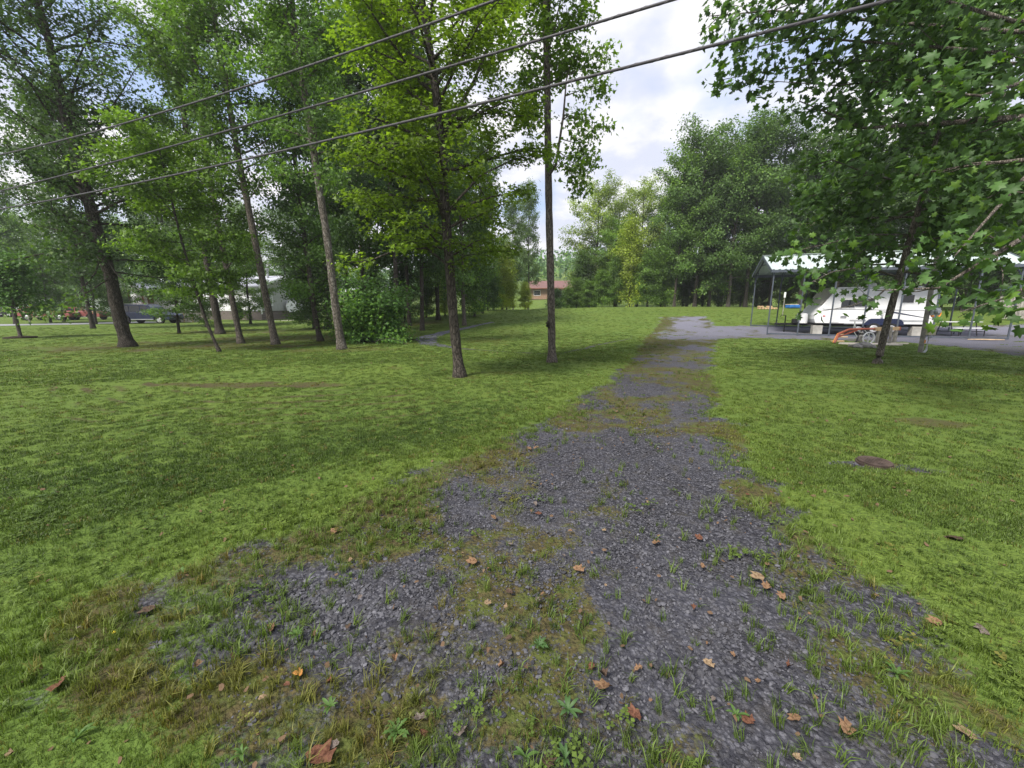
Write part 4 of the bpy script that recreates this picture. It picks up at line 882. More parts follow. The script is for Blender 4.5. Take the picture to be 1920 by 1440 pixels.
def camper():
    s0 = 2.5; base = cp(s0, 1.0); LEN, WID = 5.35, 2.35
    root = thing('camper_trailer', 'white travel trailer with dark blue swoosh parked under the carport', 'camper', base, CANG)
    prof = [(.05, .62), (-.02, .85), (-.02, 1.10), (.10, 1.38), (.28, 1.62), (.86, 2.55), (.96, 2.60), (LEN - .15, 2.62), (LEN, 2.50), (LEN, .60)]
    MB().prism(prof, 0, WID).build('body', M['white_paint'], root, bevel=.04)
    MB().add([(.27, .05, 1.655), (.27, WID - .05, 1.655), (.84, WID - .05, 2.575), (.84, .05, 2.575)], [(3, 2, 1, 0)]).add([(.23, .05, 1.67), (.23, WID - .05, 1.67), (.80, WID - .05, 2.60), (.80, .05, 2.60)], [(0, 1, 2, 3)]).build('front_cap', M['cream_cap'], root)
    MB().bar((1.0, -.012, 2.50), (LEN - .1, -.012, 2.52), .02, .035).build('roof_trim', M['grey_stripe'], root)
    MB().bar((.3, -.010, 1.42), (LEN, -.010, 1.34), .014, .03).build('belt_trim', M['grey_stripe'], root)
    def window(x, z, w, h):
        MB().box((x, -.012, z), (w + .08, .02, h + .08), None, .01).build('window_frame', M['white_paint'], root)
        MB().box((x, -.024, z), (w, .02, h), None, .012).build('window', M['glass'], root)
    window(1.45, 1.70, .62, .42); window(2.20, 1.76, .85, .44); window(4.05, 1.95, .5, .4)
    MB().prism([(2.95, 1.28), (3.6, 1.27), (5.2, .92), (4.6, 1.02), (3.6, 1.20)], -.016, -.002).build('swoosh', M['navy'], root)
    MB().box((4.40, -.008, .80), (1.25, .012, .10)).build('stripe', M['grey_stripe'], root)
    MB().box((2.0, -.008, .80), (.75, .012, .09)).build('stripe', M['grey_stripe'], root)
    v = MB()
    for i in range(5): v.box((1.33, -.014, .93 + i * .028), (.28, .018, .014))
    v.build('vent', M['grey_stripe'], root)
    MB().box((.95, -.010, .80), (.40, .012, .26), None, .004).build('hatch', M['white_paint'], root)
    MB().box((.42, -.014, 1.03), (.12, .02, .055), None, .006).build('marker_lamp', M['lens_red'], root)
    MB().box((3.05, -.02, 1.05), (.10, .05, .20), None, .01).build('porch_lamp', M['grey_stripe'], root)
    MB().box((1.9, -.004, .62), (1.0, .008, .05)).build('skirt_trim', M['grey_stripe'], root)
    fen = [(2.25, .55)] + [(2.25 + .12 * i, .55 + .36 * math.sin(min(1, i / 3) * math.pi / 2)) for i in range(4)] + [(3.75, .91), (3.9, .86), (4.02, .72), (4.05, .55)]
    MB().prism(fen, -.07, .0).build('fender', M['navy'], root, bevel=.02)
    for x in (2.75, 3.52):
        w = MB().tube([(x, -.075, .36), (x, -.05, .36), (x, .10, .36), (x, .12, .36)], [.30, .335, .335, .31], 24).build('wheel', M['rubber'], root, smooth=False)
        MB().tube([(x, -.085, .36), (x, -.07, .36)], [.17, .20], 18).build('rim', M['rim'], w)
        MB().tube([(x, -.11, .36), (x, -.08, .36)], [.05, .07], 10).build('hub', M['steel'], w)
    # chassis, tongue, jack, tank cover
    MB().box((LEN / 2, .35, .53), (LEN - .3, .1, .14)).box((LEN / 2, WID - .35, .53), (LEN - .3, .1, .14)).build('chassis', M['black'], root)
    MB().bar((.2, .5, .52), (-1.35, WID / 2, .52), .08, .11).bar((.2, WID - .5, .52), (-1.35, WID / 2, .52), .08, .11).build('tongue', M['black'], root)
    MB().tube([(-1.35, WID / 2, .50), (-1.65, WID / 2, .54)], .06, 8).build('coupler', M['black'], root)
    j = MB().tube([(-1.12, WID / 2, .02), (-1.12, WID / 2, 1.02)], .035, 8).tube([(-1.12, WID / 2, 1.02), (-1.36, WID / 2, 1.05), (-1.38, WID / 2, .93)], .018, 6).build('jack', M['black'], root)
    MB().box((-1.12, WID / 2, .02), (.2, .2, .03)).build('jack_foot', M['steel'], j)
    t = MB()
    for y in (.62, 1.05):
        t.tube([(-.37, y, .60), (-.37, y, .98), (-.37, y, 1.13), (-.37, y, 1.17)], [.22, .22, .20, .12], 18)
    t.build('tank_cover', M['white_paint'], root)
    MB().box((-.72, .85, .70), (.26, .30, .26), None, .03).build('battery_box', M['black'], root)
    MB().box((2.6, 1.1, 2.73), (.7, .6, .20), None, .06).build('roof_air_unit', M['white_paint'], root)
    MB().tube([(3.6, .6, 2.6), (3.6, .6, 2.75)], [.06, .05], 8).build('roof_vent', M['white_paint'], root)
    MB().bar((.45, .25, .02), (.45, .25, .55), .05).bar((5.05, .25, .02), (5.05, .25, .55), .05).build('stabilizer', M['black'], root)
    for s, w, l in ((s0 - .02, 1.25, 'rough concrete block under the front corner of the camper'), (s0 + 4.45, 1.2, 'grey concrete block under the rear of the camper')):
        c = cp(s + .25, w)
        b = thing('concrete_block', l, 'block', c, CANG, 'concrete blocks under the camper')
        MB().box((0, 0, .24), (.46, .42, .48), None, .015).build('block_body', M['concrete'], b)
        MB().box((.01, 0, .492), (.5, .3, .02), None, .004).build('shim_board', M['wood_grey'], b)
camper()

def picnic():
    c = cp(9.35, 2.0); root = thing('picnic_table', 'pale topped picnic table with two benches at the right end of the carport', 'table', c, CANG + .35)
    for i in range(4): MB().box((0, -.29 + i * .193, .745), (1.8, .185, .035), None, .006).build('top_plank', M['white_paint'], root)
    for y in (-.72, .72):
        MB().box((0, y, .44), (1.8, .26, .04), None, .008).build('bench', M['white_paint'], root)
    for x in (-.68, .68):
        MB().tube([(x, -.72, .03), (x, -.72, .41)], .022, 6).tube([(x, .72, .03), (x, .72, .41)], .022, 6).tube([(x, -.72, .25), (x, .72, .25)], .022, 6).tube([(x, -.4, .02), (x, -.25, .72)], .022, 6).tube([(x, .4, .02), (x, .25, .72)], .022, 6).build('leg_frame', M['black'], root)
picnic()

def yard_things():
    # meter post
    b = gp(1729, 661); top = at(1752, 555, b.y)
    root = thing('meter_post', 'leaning weathered post carrying an electric meter and beige breaker box', 'meter post', b)
    d = top - b; top2 = at(1762, 470, b.y - .1) - b
    MB().box((0, 0, 0), (.01, .01, .01)) 
    MB().bar((-.02, .05, -.1), tuple(top2 + Vector((0, .05, 0))), .12, .12).build('post', M['wood_grey'], root)
    P = lambda t, dx=0, dy=-.07: d * t + Vector((dx, dy, 0))
    MB().tube([P(-.02, -.04), P(.05, .05), P(.30, .05)], .035, 10).build('conduit', M['pvc'], root)
    MB().tube([P(1.02, .02), P(1.35, .02), top2 + Vector((.02, -.07, .2))], .022, 8).build('conduit', M['pvc'], root)
    q = P(.40, .05, -.10); MB().box(q, (.26, .13, .33), None, .012).build('breaker_box', M['beige_box'], root)
    q = P(.73, .06, -.09); MB().box(q, (.30, .10, .26), None, .02).build('meter_box', M['pvc'], root)
    MB().tube([q + Vector((0, -.05, 0)), q + Vector((0, -.12, 0)), q + Vector((0, -.14, 0))], [.095, .09, .06], 18).build('meter_dial', M['steel'], root)
    MB().tube([P(.58, .04, -.085), P(.64, .05, -.085)], .03, 8).build('conduit', M['pvc'], root)
    q = P(.20, -.02, -.02); MB().box(q, (.07, .02, .12)).build('warning_tag', M['orange_tag'], root)
    # well pad group in front of the carport
    c = gp(1625, 646); z = c.z
    s = thing('concrete_pad', 'pale cracked slab of concrete on the grass before the camper', 'slab', c, CANG + .1)
    MB().add([(x, y, zz) for zz in (-.05, .05) for x, y in ((-1.1, -.12), (-.4, -.28), (.5, -.33), (1.1, -.15), (1.0, .2), (.1, .33), (-.9, .22))], [tuple(range(7, 14)), tuple(range(6, -1, -1))] + [(i, (i + 1) % 7, 7 + (i + 1) % 7, 7 + i) for i in range(7)]).build('slab', M['pale_slab'], s)
    a = at(1566, 632, c.y + .3); a.z = Hs(a.x, a.y) + .04
    o = thing('orange_beam', 'bent orange red metal boom lying above the pale slab', 'metal boom', a, 0)
    pts = [Vector((0, 0, 0))] + [at(p, q, c.y + .4) - a for p, q in ((1573, 626), (1592, 618), (1612, 617), (1640, 616.5))]
    MB().tube(pts, [.045, .045, .05, .045, .04], 8).build('boom', M['orange'], o)
    MB().tube([p + Vector((.05, .12, -.01)) for p in pts[:4]], .035, 8).build('hose', M['orange_hose'], o)
    MB().bar(pts[1] + Vector((0, 0, -.12)), pts[3] + Vector((-.1, 0, -.04)), .05, .05).build('strut', M['orange'], o)
    l = at(1640, 617, c.y + .42)
    t = thing('timber_beam', 'squared tan timber with red painted end resting behind the leaning trunk', 'timber', (l.x, l.y, l.z - .10), 0)
    e = at(1684, 616, c.y + .5) - l
    MB().bar((0, 0, .10), tuple(Vector((0, 0, .10)) + e), .12, .14).build('timber', M['wood_tan'], t)
    MB().bar(tuple(Vector((0, 0, .10)) + e * 1.002), tuple(Vector((0, 0, .10)) + e * 1.06), .125, .145).build('painted_end', M['orange'], t)
    MB().bar((.2, 0, -l.z + Hs(l.x, l.y) + .10), (.2, 0, .03), .1, .1).bar((e.x - .15, 0, -l.z + Hs(l.x, l.y) + .10), (e.x - .15, 0, .03), .1, .1).build('support', M['wood_grey'], t)
    for i, (px, py, L, w, rz, mt, lb) in enumerate([(1577, 637, .55, .14, .1, 'wood_tan', 'short tan offcut plank below the bent orange boom'), (1570, 641, .5, .12, -.2, 'wood_tan', 'lower tan offcut at the left end of the pale slab'), (1675, 645, 1.0, .08, -.35, 'pale_slab', 'pale thin board right of the leaning trunk base'), (1668, 648, .9, .07, -.2, 'pale_slab', 'second pale thin board lying closest to the lawn'), (1578, 629, .7, .12, .45, 'wood_tan', 'tilted tan board under the orange boom')]):
        p = gp(px, py); MBo = MB().box((0, 0, .035), (L, w, .05), None, .005).build('plank', M[mt]); MBo.location = p; MBo.rotation_euler = (.05 * (i % 2), -.06 * (i == 4), rz); tag(MBo, lb, 'plank', 'loose planks by the slab')
        if i == 0: MBo.location.z += .10
    p = gp(1667, 646); o = MB().tube([(0, 0, -.1), (.0, 0, .3), (-.02, .01, .74), (-.02, .01, .78)], [.055, .052, .05, .03], 10).build('wooden_post', M['wood_grey']); o.location = p; tag(o, 'short round wooden post right of the pump', 'post')
    # pump with pipes
    p = gp(1612, 642); r = thing('well_pump', 'old grey pump with tangled white pipes on the slab', 'pump', p)
    MB().tube([(0, 0, .05), (0, 0, .30), (.0, 0, .42), (.02, 0, .5)], [.13, .13, .10, .04], 12).build('pump_body', M['stone'], r)
    MB().tube([(-.22, -.05, .0), (-.10, 0, .30), (0, 0, .55), (.02, 0, .7)], .035, 8).build('pipe', M['black'], r)
    MB().tube([(.05, 0, .45), (-.18, 0, .52), (-.34, .0, .75), (-.36, 0, .95)], .02, 6).build('pipe', M['pvc'], r)
    MB().tube([(-.36, .02, .95), (-.34, .02, .5), (-.16, .0, .25), (-.05, 0, .12)], .016, 6).build('hose', M['pvc'], r)
    MB().tube([(.1, 0, .35), (.35, -.1, .3), (.55, -.1, .12), (1.1, 0, .15), (1.4, .1, .4)], .015, 6).build('hose', M['black'], r)
    MB().tube([(.02, 0, .66), (.28, .02, .42), (.42, 0, .15)], .018, 6).build('pipe', M['pvc'], r)
    MB().tube([(-.05, .1, .60), (-.05, .16, .60)], .11, 14).build('pulley', M['pvc'], r)
    p = gp(1660, 632); w = MB()
    p = at(1631, 619, c.y + .2)
    r = thing('spare_wheel', 'pale wheel rim leaning against the orange boom', 'wheel', (p.x, p.y, Hs(p.x, p.y)), 0)
    pts = [Vector((.24 * math.cos(a_), 0, .26 + .24 * math.sin(a_))) for a_ in np.linspace(0, 2 * math.pi, 25)]
    MB().tube(pts, .03, 6, False).build('rim', M['pvc'], r)
    MB().tube([(0, -.03, .26), (0, .03, .26)], .06, 10).build('hub', M['steel'], r)
    for k in range(4): MB().bar((.05 * math.cos(k * 1.571), 0, .26 + .05 * math.sin(k * 1.571)), (.22 * math.cos(k * 1.571), 0, .26 + .22 * math.sin(k * 1.571)), .03, .02).build('spoke', M['pvc'], r)
    rocks = [(1620, 652, .26, 'largest grey rock at the foot of the pump'), (1607, 652, .17, 'grey rock left of the largest rock'), (1634, 653, .15, 'small grey rock right of the largest rock'), (1596, 650, .11, 'small dark rock at the left end of the rock pile')]
    for px, py, rr_, lb in rocks:
        p = gp(px, py); o = rock_mesh(rr_); o.location = p + Vector((0, 0, rr_ * .25)); o.rotation_euler = (0, 0, px); tag(o, lb, 'rock', 'rocks by the pump')
    # tan board right
    p = gp(1850, 638); o = MB().add([(x, y, zz) for zz in (.02, .05) for x, y in ((-.75, .15), (-.3, .05), (.1, -.1), (.75, -.08), (.35, .12), (.0, .22), (-.4, .2))], [tuple(range(7, 14)), tuple(range(6, -1, -1))] + [(i, (i + 1) % 7, 7 + (i + 1) % 7, 7 + i) for i in range(7)]).build('broken_board', M['wood_tan']); o.location = p; tag(o, 'broken tan board lying on gravel beside the carport rail', 'board')
    # manhole
    p = gp(1640, 868); r = thing('access_cover', 'rusty brown round cover set in gravel near the drive', 'cover', (p.x, p.y, p.z))
    MB().tube([(0, 0, -.05), (0, 0, .022), (0, 0, .028)], [.145, .145, .138], 28).build('lid', M['rust'], r)
    MB().tube([(0, 0, -.08), (0, 0, .004)], .16, 28).build('collar', M['rust'], r)
    lb_ = MB()
    for k in range(-3, 4): lb_.box((k * .034, 0, .029), (.010, .20 - abs(k) * .024, .006))
    lb_.build('lid_ribs', M['rust'], r)
    # orange coil behind the meter
    p = at(1757, 588, 21.5); r = thing('cable_reel', 'orange and black coil hanging behind the meter post', 'coil', (p.x, p.y, p.z), 0)
    for k in range(5):
        MB().tube([Vector(((.20 + .015 * k) * math.cos(a_), .03 * k, (.22 + .015 * (k % 2)) * math.sin(a_))) for a_ in np.linspace(0, 2 * math.pi, 20)], .022, 6, False).build('loop', M['orange_hose'] if k != 2 else M['black'], r)
    MB().tube([(0, .2, -p.z + Hs(p.x, p.y)), (0, .2, .35)], .03, 8).build('stake', M['post_metal'], r)
    MB().bar((0, .0, .24), (0, .2, .24), .03).build('hook', M['post_metal'], r)
    # items at the edge of the wood
    p = gp(1486, 578); r = thing('blue_tarp', 'crumpled blue tarp bundle at the edge of the wood', 'tarp', p, .1)
    MB().box((0, 0, .18), (1.2, .8, .36), None, .14).build('bundle', M['blue'], r); MB().box((-.1, 0, .39), (1.0, .7, .06), None, .04).build('top_sheet', M['pale_slab'], r)
    for i, (px, lb) in enumerate([(1432, 'pile of tan split logs at the wood edge, left heap'), (1448, 'low heap of pale split logs next to the tan pile')]):
        p = gp(px, 580); r = thing('log_pile', lb, 'log pile', p, 0, 'log piles at the wood edge')
        for k in range(6): MB().tube([(-.5 + .3 * (k % 4), -.2, .09 + .17 * (k // 4)), (-.45 + .3 * (k % 4), .25, .09 + .17 * (k // 4))], .085, 8).build('log', M['wood_tan'], r)
    # white box on post between rear posts
    p = gp(1467, 592); r = thing('birdhouse', 'narrow white box on a thin pole behind the carport', 'box', p)
    MB().tube([(0, 0, 0), (0, 0, 1.5)], .03, 8).build('pole', M['wood_grey'], r); MB().box((0, 0, 1.72), (.12, .12, .45), None, .02).build('box', M['white_paint'], r)
def rock_mesh(r):
    import bmesh
    bm = bmesh.new(); bmesh.ops.create_icosphere(bm, subdivisions=2, radius=r)
    s = random.uniform(0, 50)
    for v in bm.verts:
        n = v.co.normalized(); k = 1 + .5 * float(fbm(np.array([n.x * 1.7 + s]), np.array([n.y * 1.7 + n.z * 2.1]), 1, 3)[0]); v.co = Vector((v.co.x * k * 1.25, v.co.y * k, v.co.z * k * .7))
    me = bpy.data.meshes.new('rock'); bm.to_mesh(me); bm.free(); me.materials.append(M['stone']); return link('rock', me)
yard_things()

def board_fence():
    a, b = grd(1862, 31.0), grd(1990, 29.0); d = Vector((b.x - a.x, b.y - a.y, 0)); L = d.length
    r = thing('board_fence', 'weathered grey upright board fence at the right edge behind the table', 'fence', a, math.atan2(d.y, d.x))
    n = int(L / .17)
    for i in range(n): MB().box((i * .17 + .08, 0, .92 + .03 * math.sin(i * 2.1)), (.15, .022, 1.6), Matrix.Rotation(.015 * math.sin(i * 1.7), 3, 'Y')).build('board', M['wood_grey'], r)
    for z in (.45, 1.4): MB().box((L / 2, .035, z), (L, .04, .09)).build('rail', M['wood_grey'], r)
    for i in range(4): MB().box((.1 + i * L / 3.1, -.06, .85), (.1, .09, 1.75)).build('post', M['wood_grey'], r)
    c = grd(1955, 35); r = thing('garden_shed', 'shed with dark green roof rising behind the board fence', 'shed', c, -.4)
    MB().box((0, 0, 1.1), (4.6, 3, 2.2)).build('wall', M['wood_grey'], r)
    MB().prism([(-2.6, 2.1), (0, 3.3), (2.6, 2.1), (2.6, 2.2), (0, 3.4), (-2.6, 2.2)], -1.8, 1.8).build('roof', M['green_roof'], r)
    MB().box((-.8, -1.51, .95), (.9, .03, 1.9)).build('door', M['wood_brown'], r)
board_fence()

# ------------------------------------------------------------------ houses and vehicles
def wall_window(root, x, y, z, w, h, rot=0, frame='white_paint'):
    R = Matrix.Rotation(rot, 3, 'Z'); off = R @ Vector((0, -1, 0))
    c = Vector((x, y, z))
    f = MB()
    for sx in (-1, 1): f.box(c + off * .03 + R @ Vector((sx * (w / 2 + .04), 0, 0)), (.09, .06, h + .17), R)
    for sz in (-1, 1): f.box(c + off * .03 + Vector((0, 0, sz * (h / 2 + .04))), (w - .01, .06, .09), R)
    f.box(c + off * .03, (w - .01, .05, .05), R)
    fo = f.build('window', M[frame], root)
    MB().box(c + off * .008, (w, .014, h), R).build('pane', M['glass'], fo)
def left_house():
    C = Vector((-28.3, 46.5, 0)); E = Vector((-46.5, 50.5, 0)); d = E - C; L = d.length; ang = math.atan2(-d.y, -d.x)   # local +x runs from E to C
    z0 = Hs(C.x, C.y)
    r = thing('ranch_house', 'white sided single storey house with shaded grey gable end and porch at left', 'house', (E.x, E.y, z0), ang)
    Wd, base, ev, ap = 8.0, 1.0, 3.75, 5.0
    MB().box((L / 2, Wd / 2, base / 2 - .1), (L - .06, Wd - .06, base + .2)).build('brick_skirt', M['brick'], r)
    MB().box((L / 2, .10, (base + ev) / 2), (L - .22, .2, ev - base)).box((L / 2, Wd - .1, (base + ev) / 2), (L - .22, .2, ev - base)).build('wall', M['siding_white'], r)
    ge = MB()
    ge.add([(L - .2, 0, base), (L - .2, Wd, base), (L - .2, Wd, ev), (L - .2, Wd / 2, ap), (L - .2, 0, ev), (L, 0, base), (L, Wd, base), (L, Wd, ev), (L, Wd / 2, ap), (L, 0, ev)], [(4, 3, 2, 1, 0), (5, 6, 7, 8, 9), (0, 1, 6, 5), (1, 2, 7, 6), (2, 3, 8, 7), (3, 4, 9, 8), (4, 0, 5, 9)])
    ge.build('gable_wall', M['siding_shade_grey'], r)
    MB().add([(0, 0, base), (0, Wd, base), (0, Wd, ev), (0, Wd / 2, ap), (0, 0, ev), (.2, 0, base), (.2, Wd, base), (.2, Wd, ev), (.2, Wd / 2, ap), (.2, 0, ev)], [(0, 1, 2, 3, 4), (9, 8, 7, 6, 5), (0, 5, 6, 1), (1, 6, 7, 2), (2, 7, 8, 3), (3, 8, 9, 4), (4, 9, 5, 0)]).build('gable_wall', M['siding_shade_grey'], r)
    for i in range(17):      # clapboards on the two walls one sees
        z = base + .03 + i * .163
        if z < ev - .1: MB().box((L / 2, -.012, z + .075), (L - .3, .022, .145), Matrix.Rotation(.05, 3, 'X')).build('siding_board', M['siding_white'], r)
        MB().box((L + .012, Wd / 2, z + .075), (.022, Wd - .3, .145), Matrix.Rotation(-.05, 3, 'Y')).build('siding_board', M['siding_shade_grey'], r)
    for i in range(6):
        z = ev + .12 + i * .16; hw = (ap - z - .1) / (ap - ev) * Wd / 2 - .2
        if hw > .3: MB().box((L + .012, Wd / 2, z + .06), (.022, 2 * hw, .14), Matrix.Rotation(-.05, 3, 'Y')).build('siding_board', M['siding_shade_grey'], r)
    MB().box((L + .03, .03, (base + ev) / 2 - .1), (.08, .12, ev - base + .5)).build('corner_trim', M['white_paint'], r)
    o = .45; sl_ = (ap - ev) / (Wd / 2); rf = MB()
    for sg in (0, 1):
        ye = -o if sg == 0 else Wd + o; ze = ev - sl_ * o
        rf.add([(-o, ye, ze), (L + o, ye, ze), (L + o, Wd / 2, ap), (-o, Wd / 2, ap), (-o, ye, ze + .14), (L + o, ye, ze + .14), (L + o, Wd / 2, ap + .14), (-o, Wd / 2, ap + .14)], [(3, 2, 1, 0), (4, 5, 6, 7), (0, 1, 5, 4), (1, 2, 6, 5), (2, 3, 7, 6), (3, 0, 4, 7)])
    roof = rf.build('roof', M['shingle'], r)
    MB().bar((L + o + .02, -o, ev - sl_ * o + .06), (L + o + .02, Wd / 2, ap + .06), .04, .24).bar((L + o + .02, Wd + o, ev - sl_ * o + .06), (L + o + .02, Wd / 2, ap + .06), .04, .24).build('fascia', M['white_paint'], roof)
    MB().tube([(L - 1.4, 3.0, 4.6), (L - 1.4, 3.0, 5.7)], .14, 12).tube([(L - 1.4, 3.0, 5.7), (L - 1.4, 3.0, 5.95)], .22, 12).build('flue', M['steel'], roof)
    for x in (L - 3.2, L - 8, L - 12.5): wall_window(r, x, 0, 2.5, 1.1, 1.2)
    wall_window(r, L, 1.2, 2.35, .95, 1.35, math.pi / 2); wall_window(r, L, 5.1, 2.8, .4, 1.0, math.pi / 2)
    # porch near the left end
    px0, px1, pd = 1.0, 5.2, 2.4
    MB().box(((px0 + px1) / 2, -pd / 2, .95), (px1 - px0, pd, .14)).build('porch_deck', M['wood_brown'], r)
    for x in (px0 + .1, (px0 + px1) / 2, px1 - .1): MB().box((x, -pd + .1, 2.2), (.14, .14, 2.4)).build('porch_post', M['wood_brown'], r)
    for i in range(14): MB().box((px0 + .2 + i * (px1 - px0 - .4) / 13, -pd + .06, 1.4), (.05, .05, .8)).build('baluster', M['wood_brown'], r)
    MB().box(((px0 + px1) / 2, -pd + .06, 1.82), (px1 - px0, .1, .06)).build('handrail', M['wood_brown'], r)
    pc = (px0 + px1) / 2; hw = (px1 - px0) / 2 + .3
    MB().add([(pc - hw, -pd - .3, 3.4), (pc, -pd - .3, 4.5), (pc + hw, -pd - .3, 3.4), (pc - hw, 1.6, 3.4), (pc, 1.6, 4.5), (pc + hw, 1.6, 3.4), (pc - hw, -pd - .3, 3.55), (pc, -pd - .3, 4.66), (pc + hw, -pd - .3, 3.55), (pc - hw, 1.6, 3.55), (pc, 1.6, 4.66), (pc + hw, 1.6, 3.55)],
             [(0, 1, 4, 3), (1, 2, 5, 4), (6, 9, 10, 7), (7, 10, 11, 8), (0, 6, 7, 1), (1, 7, 8, 2), (0, 3, 9, 6), (2, 8, 11, 5)]).build('porch_roof', M['shingle'], r)
    MB().add([(pc - hw + .1, -pd - .2, 3.4), (pc, -pd - .2, 4.45), (pc + hw - .1, -pd - .2, 3.4), (pc - hw + .1, -pd - .1, 3.4), (pc, -pd - .1, 4.45), (pc + hw - .1, -pd - .1, 3.4)], [(0, 2, 1), (3, 4, 5), (0, 3, 5, 2)]).build('porch_gable', M['white_paint'], r)
    MB().box((pc, -.02, 2.0), (.95, .05, 2.0)).build('door', M['wood_brown'], r)
    for i in range(4): MB().box((px1 + .3 + i * .32, -pd + .7, .82 - i * .22), (.34, 1.2, .08)).build('step', M['wood_tan'], r)
    MB().bar((px1 + .2, -pd + .05, 1.8), (px1 + 1.5, -pd + .05, .9), .07, .07).build('stair_rail', M['wood_tan'], r)
    # panel leaning at the gable
    p = grd(559, 48.6); q = MB()
    prof = [(-.95, 0), (.85, 0), (1.0, .5), (.55, 1.35), (-.55, 1.35), (-1.05, .75)]
    q.prism(prof, -.04, .04); o2 = q.build('white_panel', M['white_paint']); rot = ang + math.pi / 2
    gpnt = Vector((E.x, E.y, z0)) + Matrix.Rotation(ang, 3, 'Z') @ Vector((L + .55, 4.3, .85)); o2.location = gpnt; o2.rotation_euler = (-.12, 0, rot)
    tag(o2, 'white clipped corner panel mounted before the shaded grey gable wall', 'panel')
    # tan crates / steps block
    p = gp(352, 604); r2 = thing('wooden_planter', 'tan wooden box planter at the foot of the porch steps', 'planter', p, .1)
    MB().box((0, 0, .45), (1.7, .9, .9), None, .02).build('box', M['pale_slab'], r2)
    for k in (-.8, 0, .8): MB().box((k, -.47, .45), (.1, .04, .9)).build('batten', M['wood_tan'], r2)
    # conifer
    p = Vector((E.x, E.y, z0)) + Matrix.Rotation(ang, 3, 'Z') @ Vector((L - 2.2, -.9, 0)); p.z = Hs(p.x, p.y)
    r3 = thing('conifer_shrub', 'small dark upright conifer against the white front wall', 'shrub', p)
    n = 2600; h = rng.random(n) ** .8; a_ = rng.uniform(0, 6.28, n); rad = .42 * np.sin(np.clip(h * .85 + .15, 0, 1) * math.pi) ** .7 * rng.uniform(.6, 1, n)
    pos = np.stack([rad * np.cos(a_), rad * np.sin(a_), .1 + h * 1.8], 1)
    c_ = link('foliage', leaf_mesh('foliage', pos, .13, 'quad', M['leaf'], .2), r3); c_.color = (.02, .05, .02, 1); c_['kind'] = 'stuff'
    MB().tube([(0, 0, 0), (0, 0, 1.2)], [.05, .02], 6).build('trunk', M['bark_dark'], r3)
left_house()

def far_house():
    c = grd(1046, 108); r = thing('brick_house', 'far tan brick ranch house with brown roof beyond the lawn crest', 'house', c, -.12)
    MB().box((0, 3.5, 1.4), (17, 7, 2.8)).build('wall', M['brick_tan'], r)
    rf = MB().add([(-9.2, -.9, 2.7), (9.2, -.9, 2.7), (8.6, 3.5, 4.9), (-8.6, 3.5, 4.9), (-9.2, 7.9, 2.7), (9.2, 7.9, 2.7)], [(0, 1, 2, 3), (3, 2, 5, 4), (0, 3, 4), (1, 5, 2), (0, 4, 5, 1)]).build('roof', M['shingle_brown'], r)
    MB().box((0, -.93, 2.72), (18.6, .08, .22)).build('fascia', M['wood_brown'], rf)
    for x, w, h, z in ((-5.5, 1.6, 1.1, 1.6), (-1.6, 1.3, 1.2, 1.6), (5.6, 1.5, 1.3, 1.6)): wall_window(r, x, 0, z, w, h)
    MB().box((1.7, -.03, 1.1), (2.4, .06, 2.2)).build('patio_door', M['glass'], r)
    for x in (-.2, 3.6): MB().box((x, -.7, 1.35), (.18, .18, 2.7)).build('porch_post', M['wood_brown'], r)
    p = grd(925, 100); r = thing('far_building', 'bluish grey roof peeping over the shrubs at the end of the wood', 'building', p, .1)
    MB().box((0, 0, 1.6), (9, 6, 3.2)).build('wall', M['siding_shade_grey'], r)
    MB().prism([(-5, 3.1), (0, 5.6), (5, 3.1), (5, 3.25), (0, 5.75), (-5, 3.25)], -3.4, 3.4).build('roof', M['shingle'], r)
far_house()

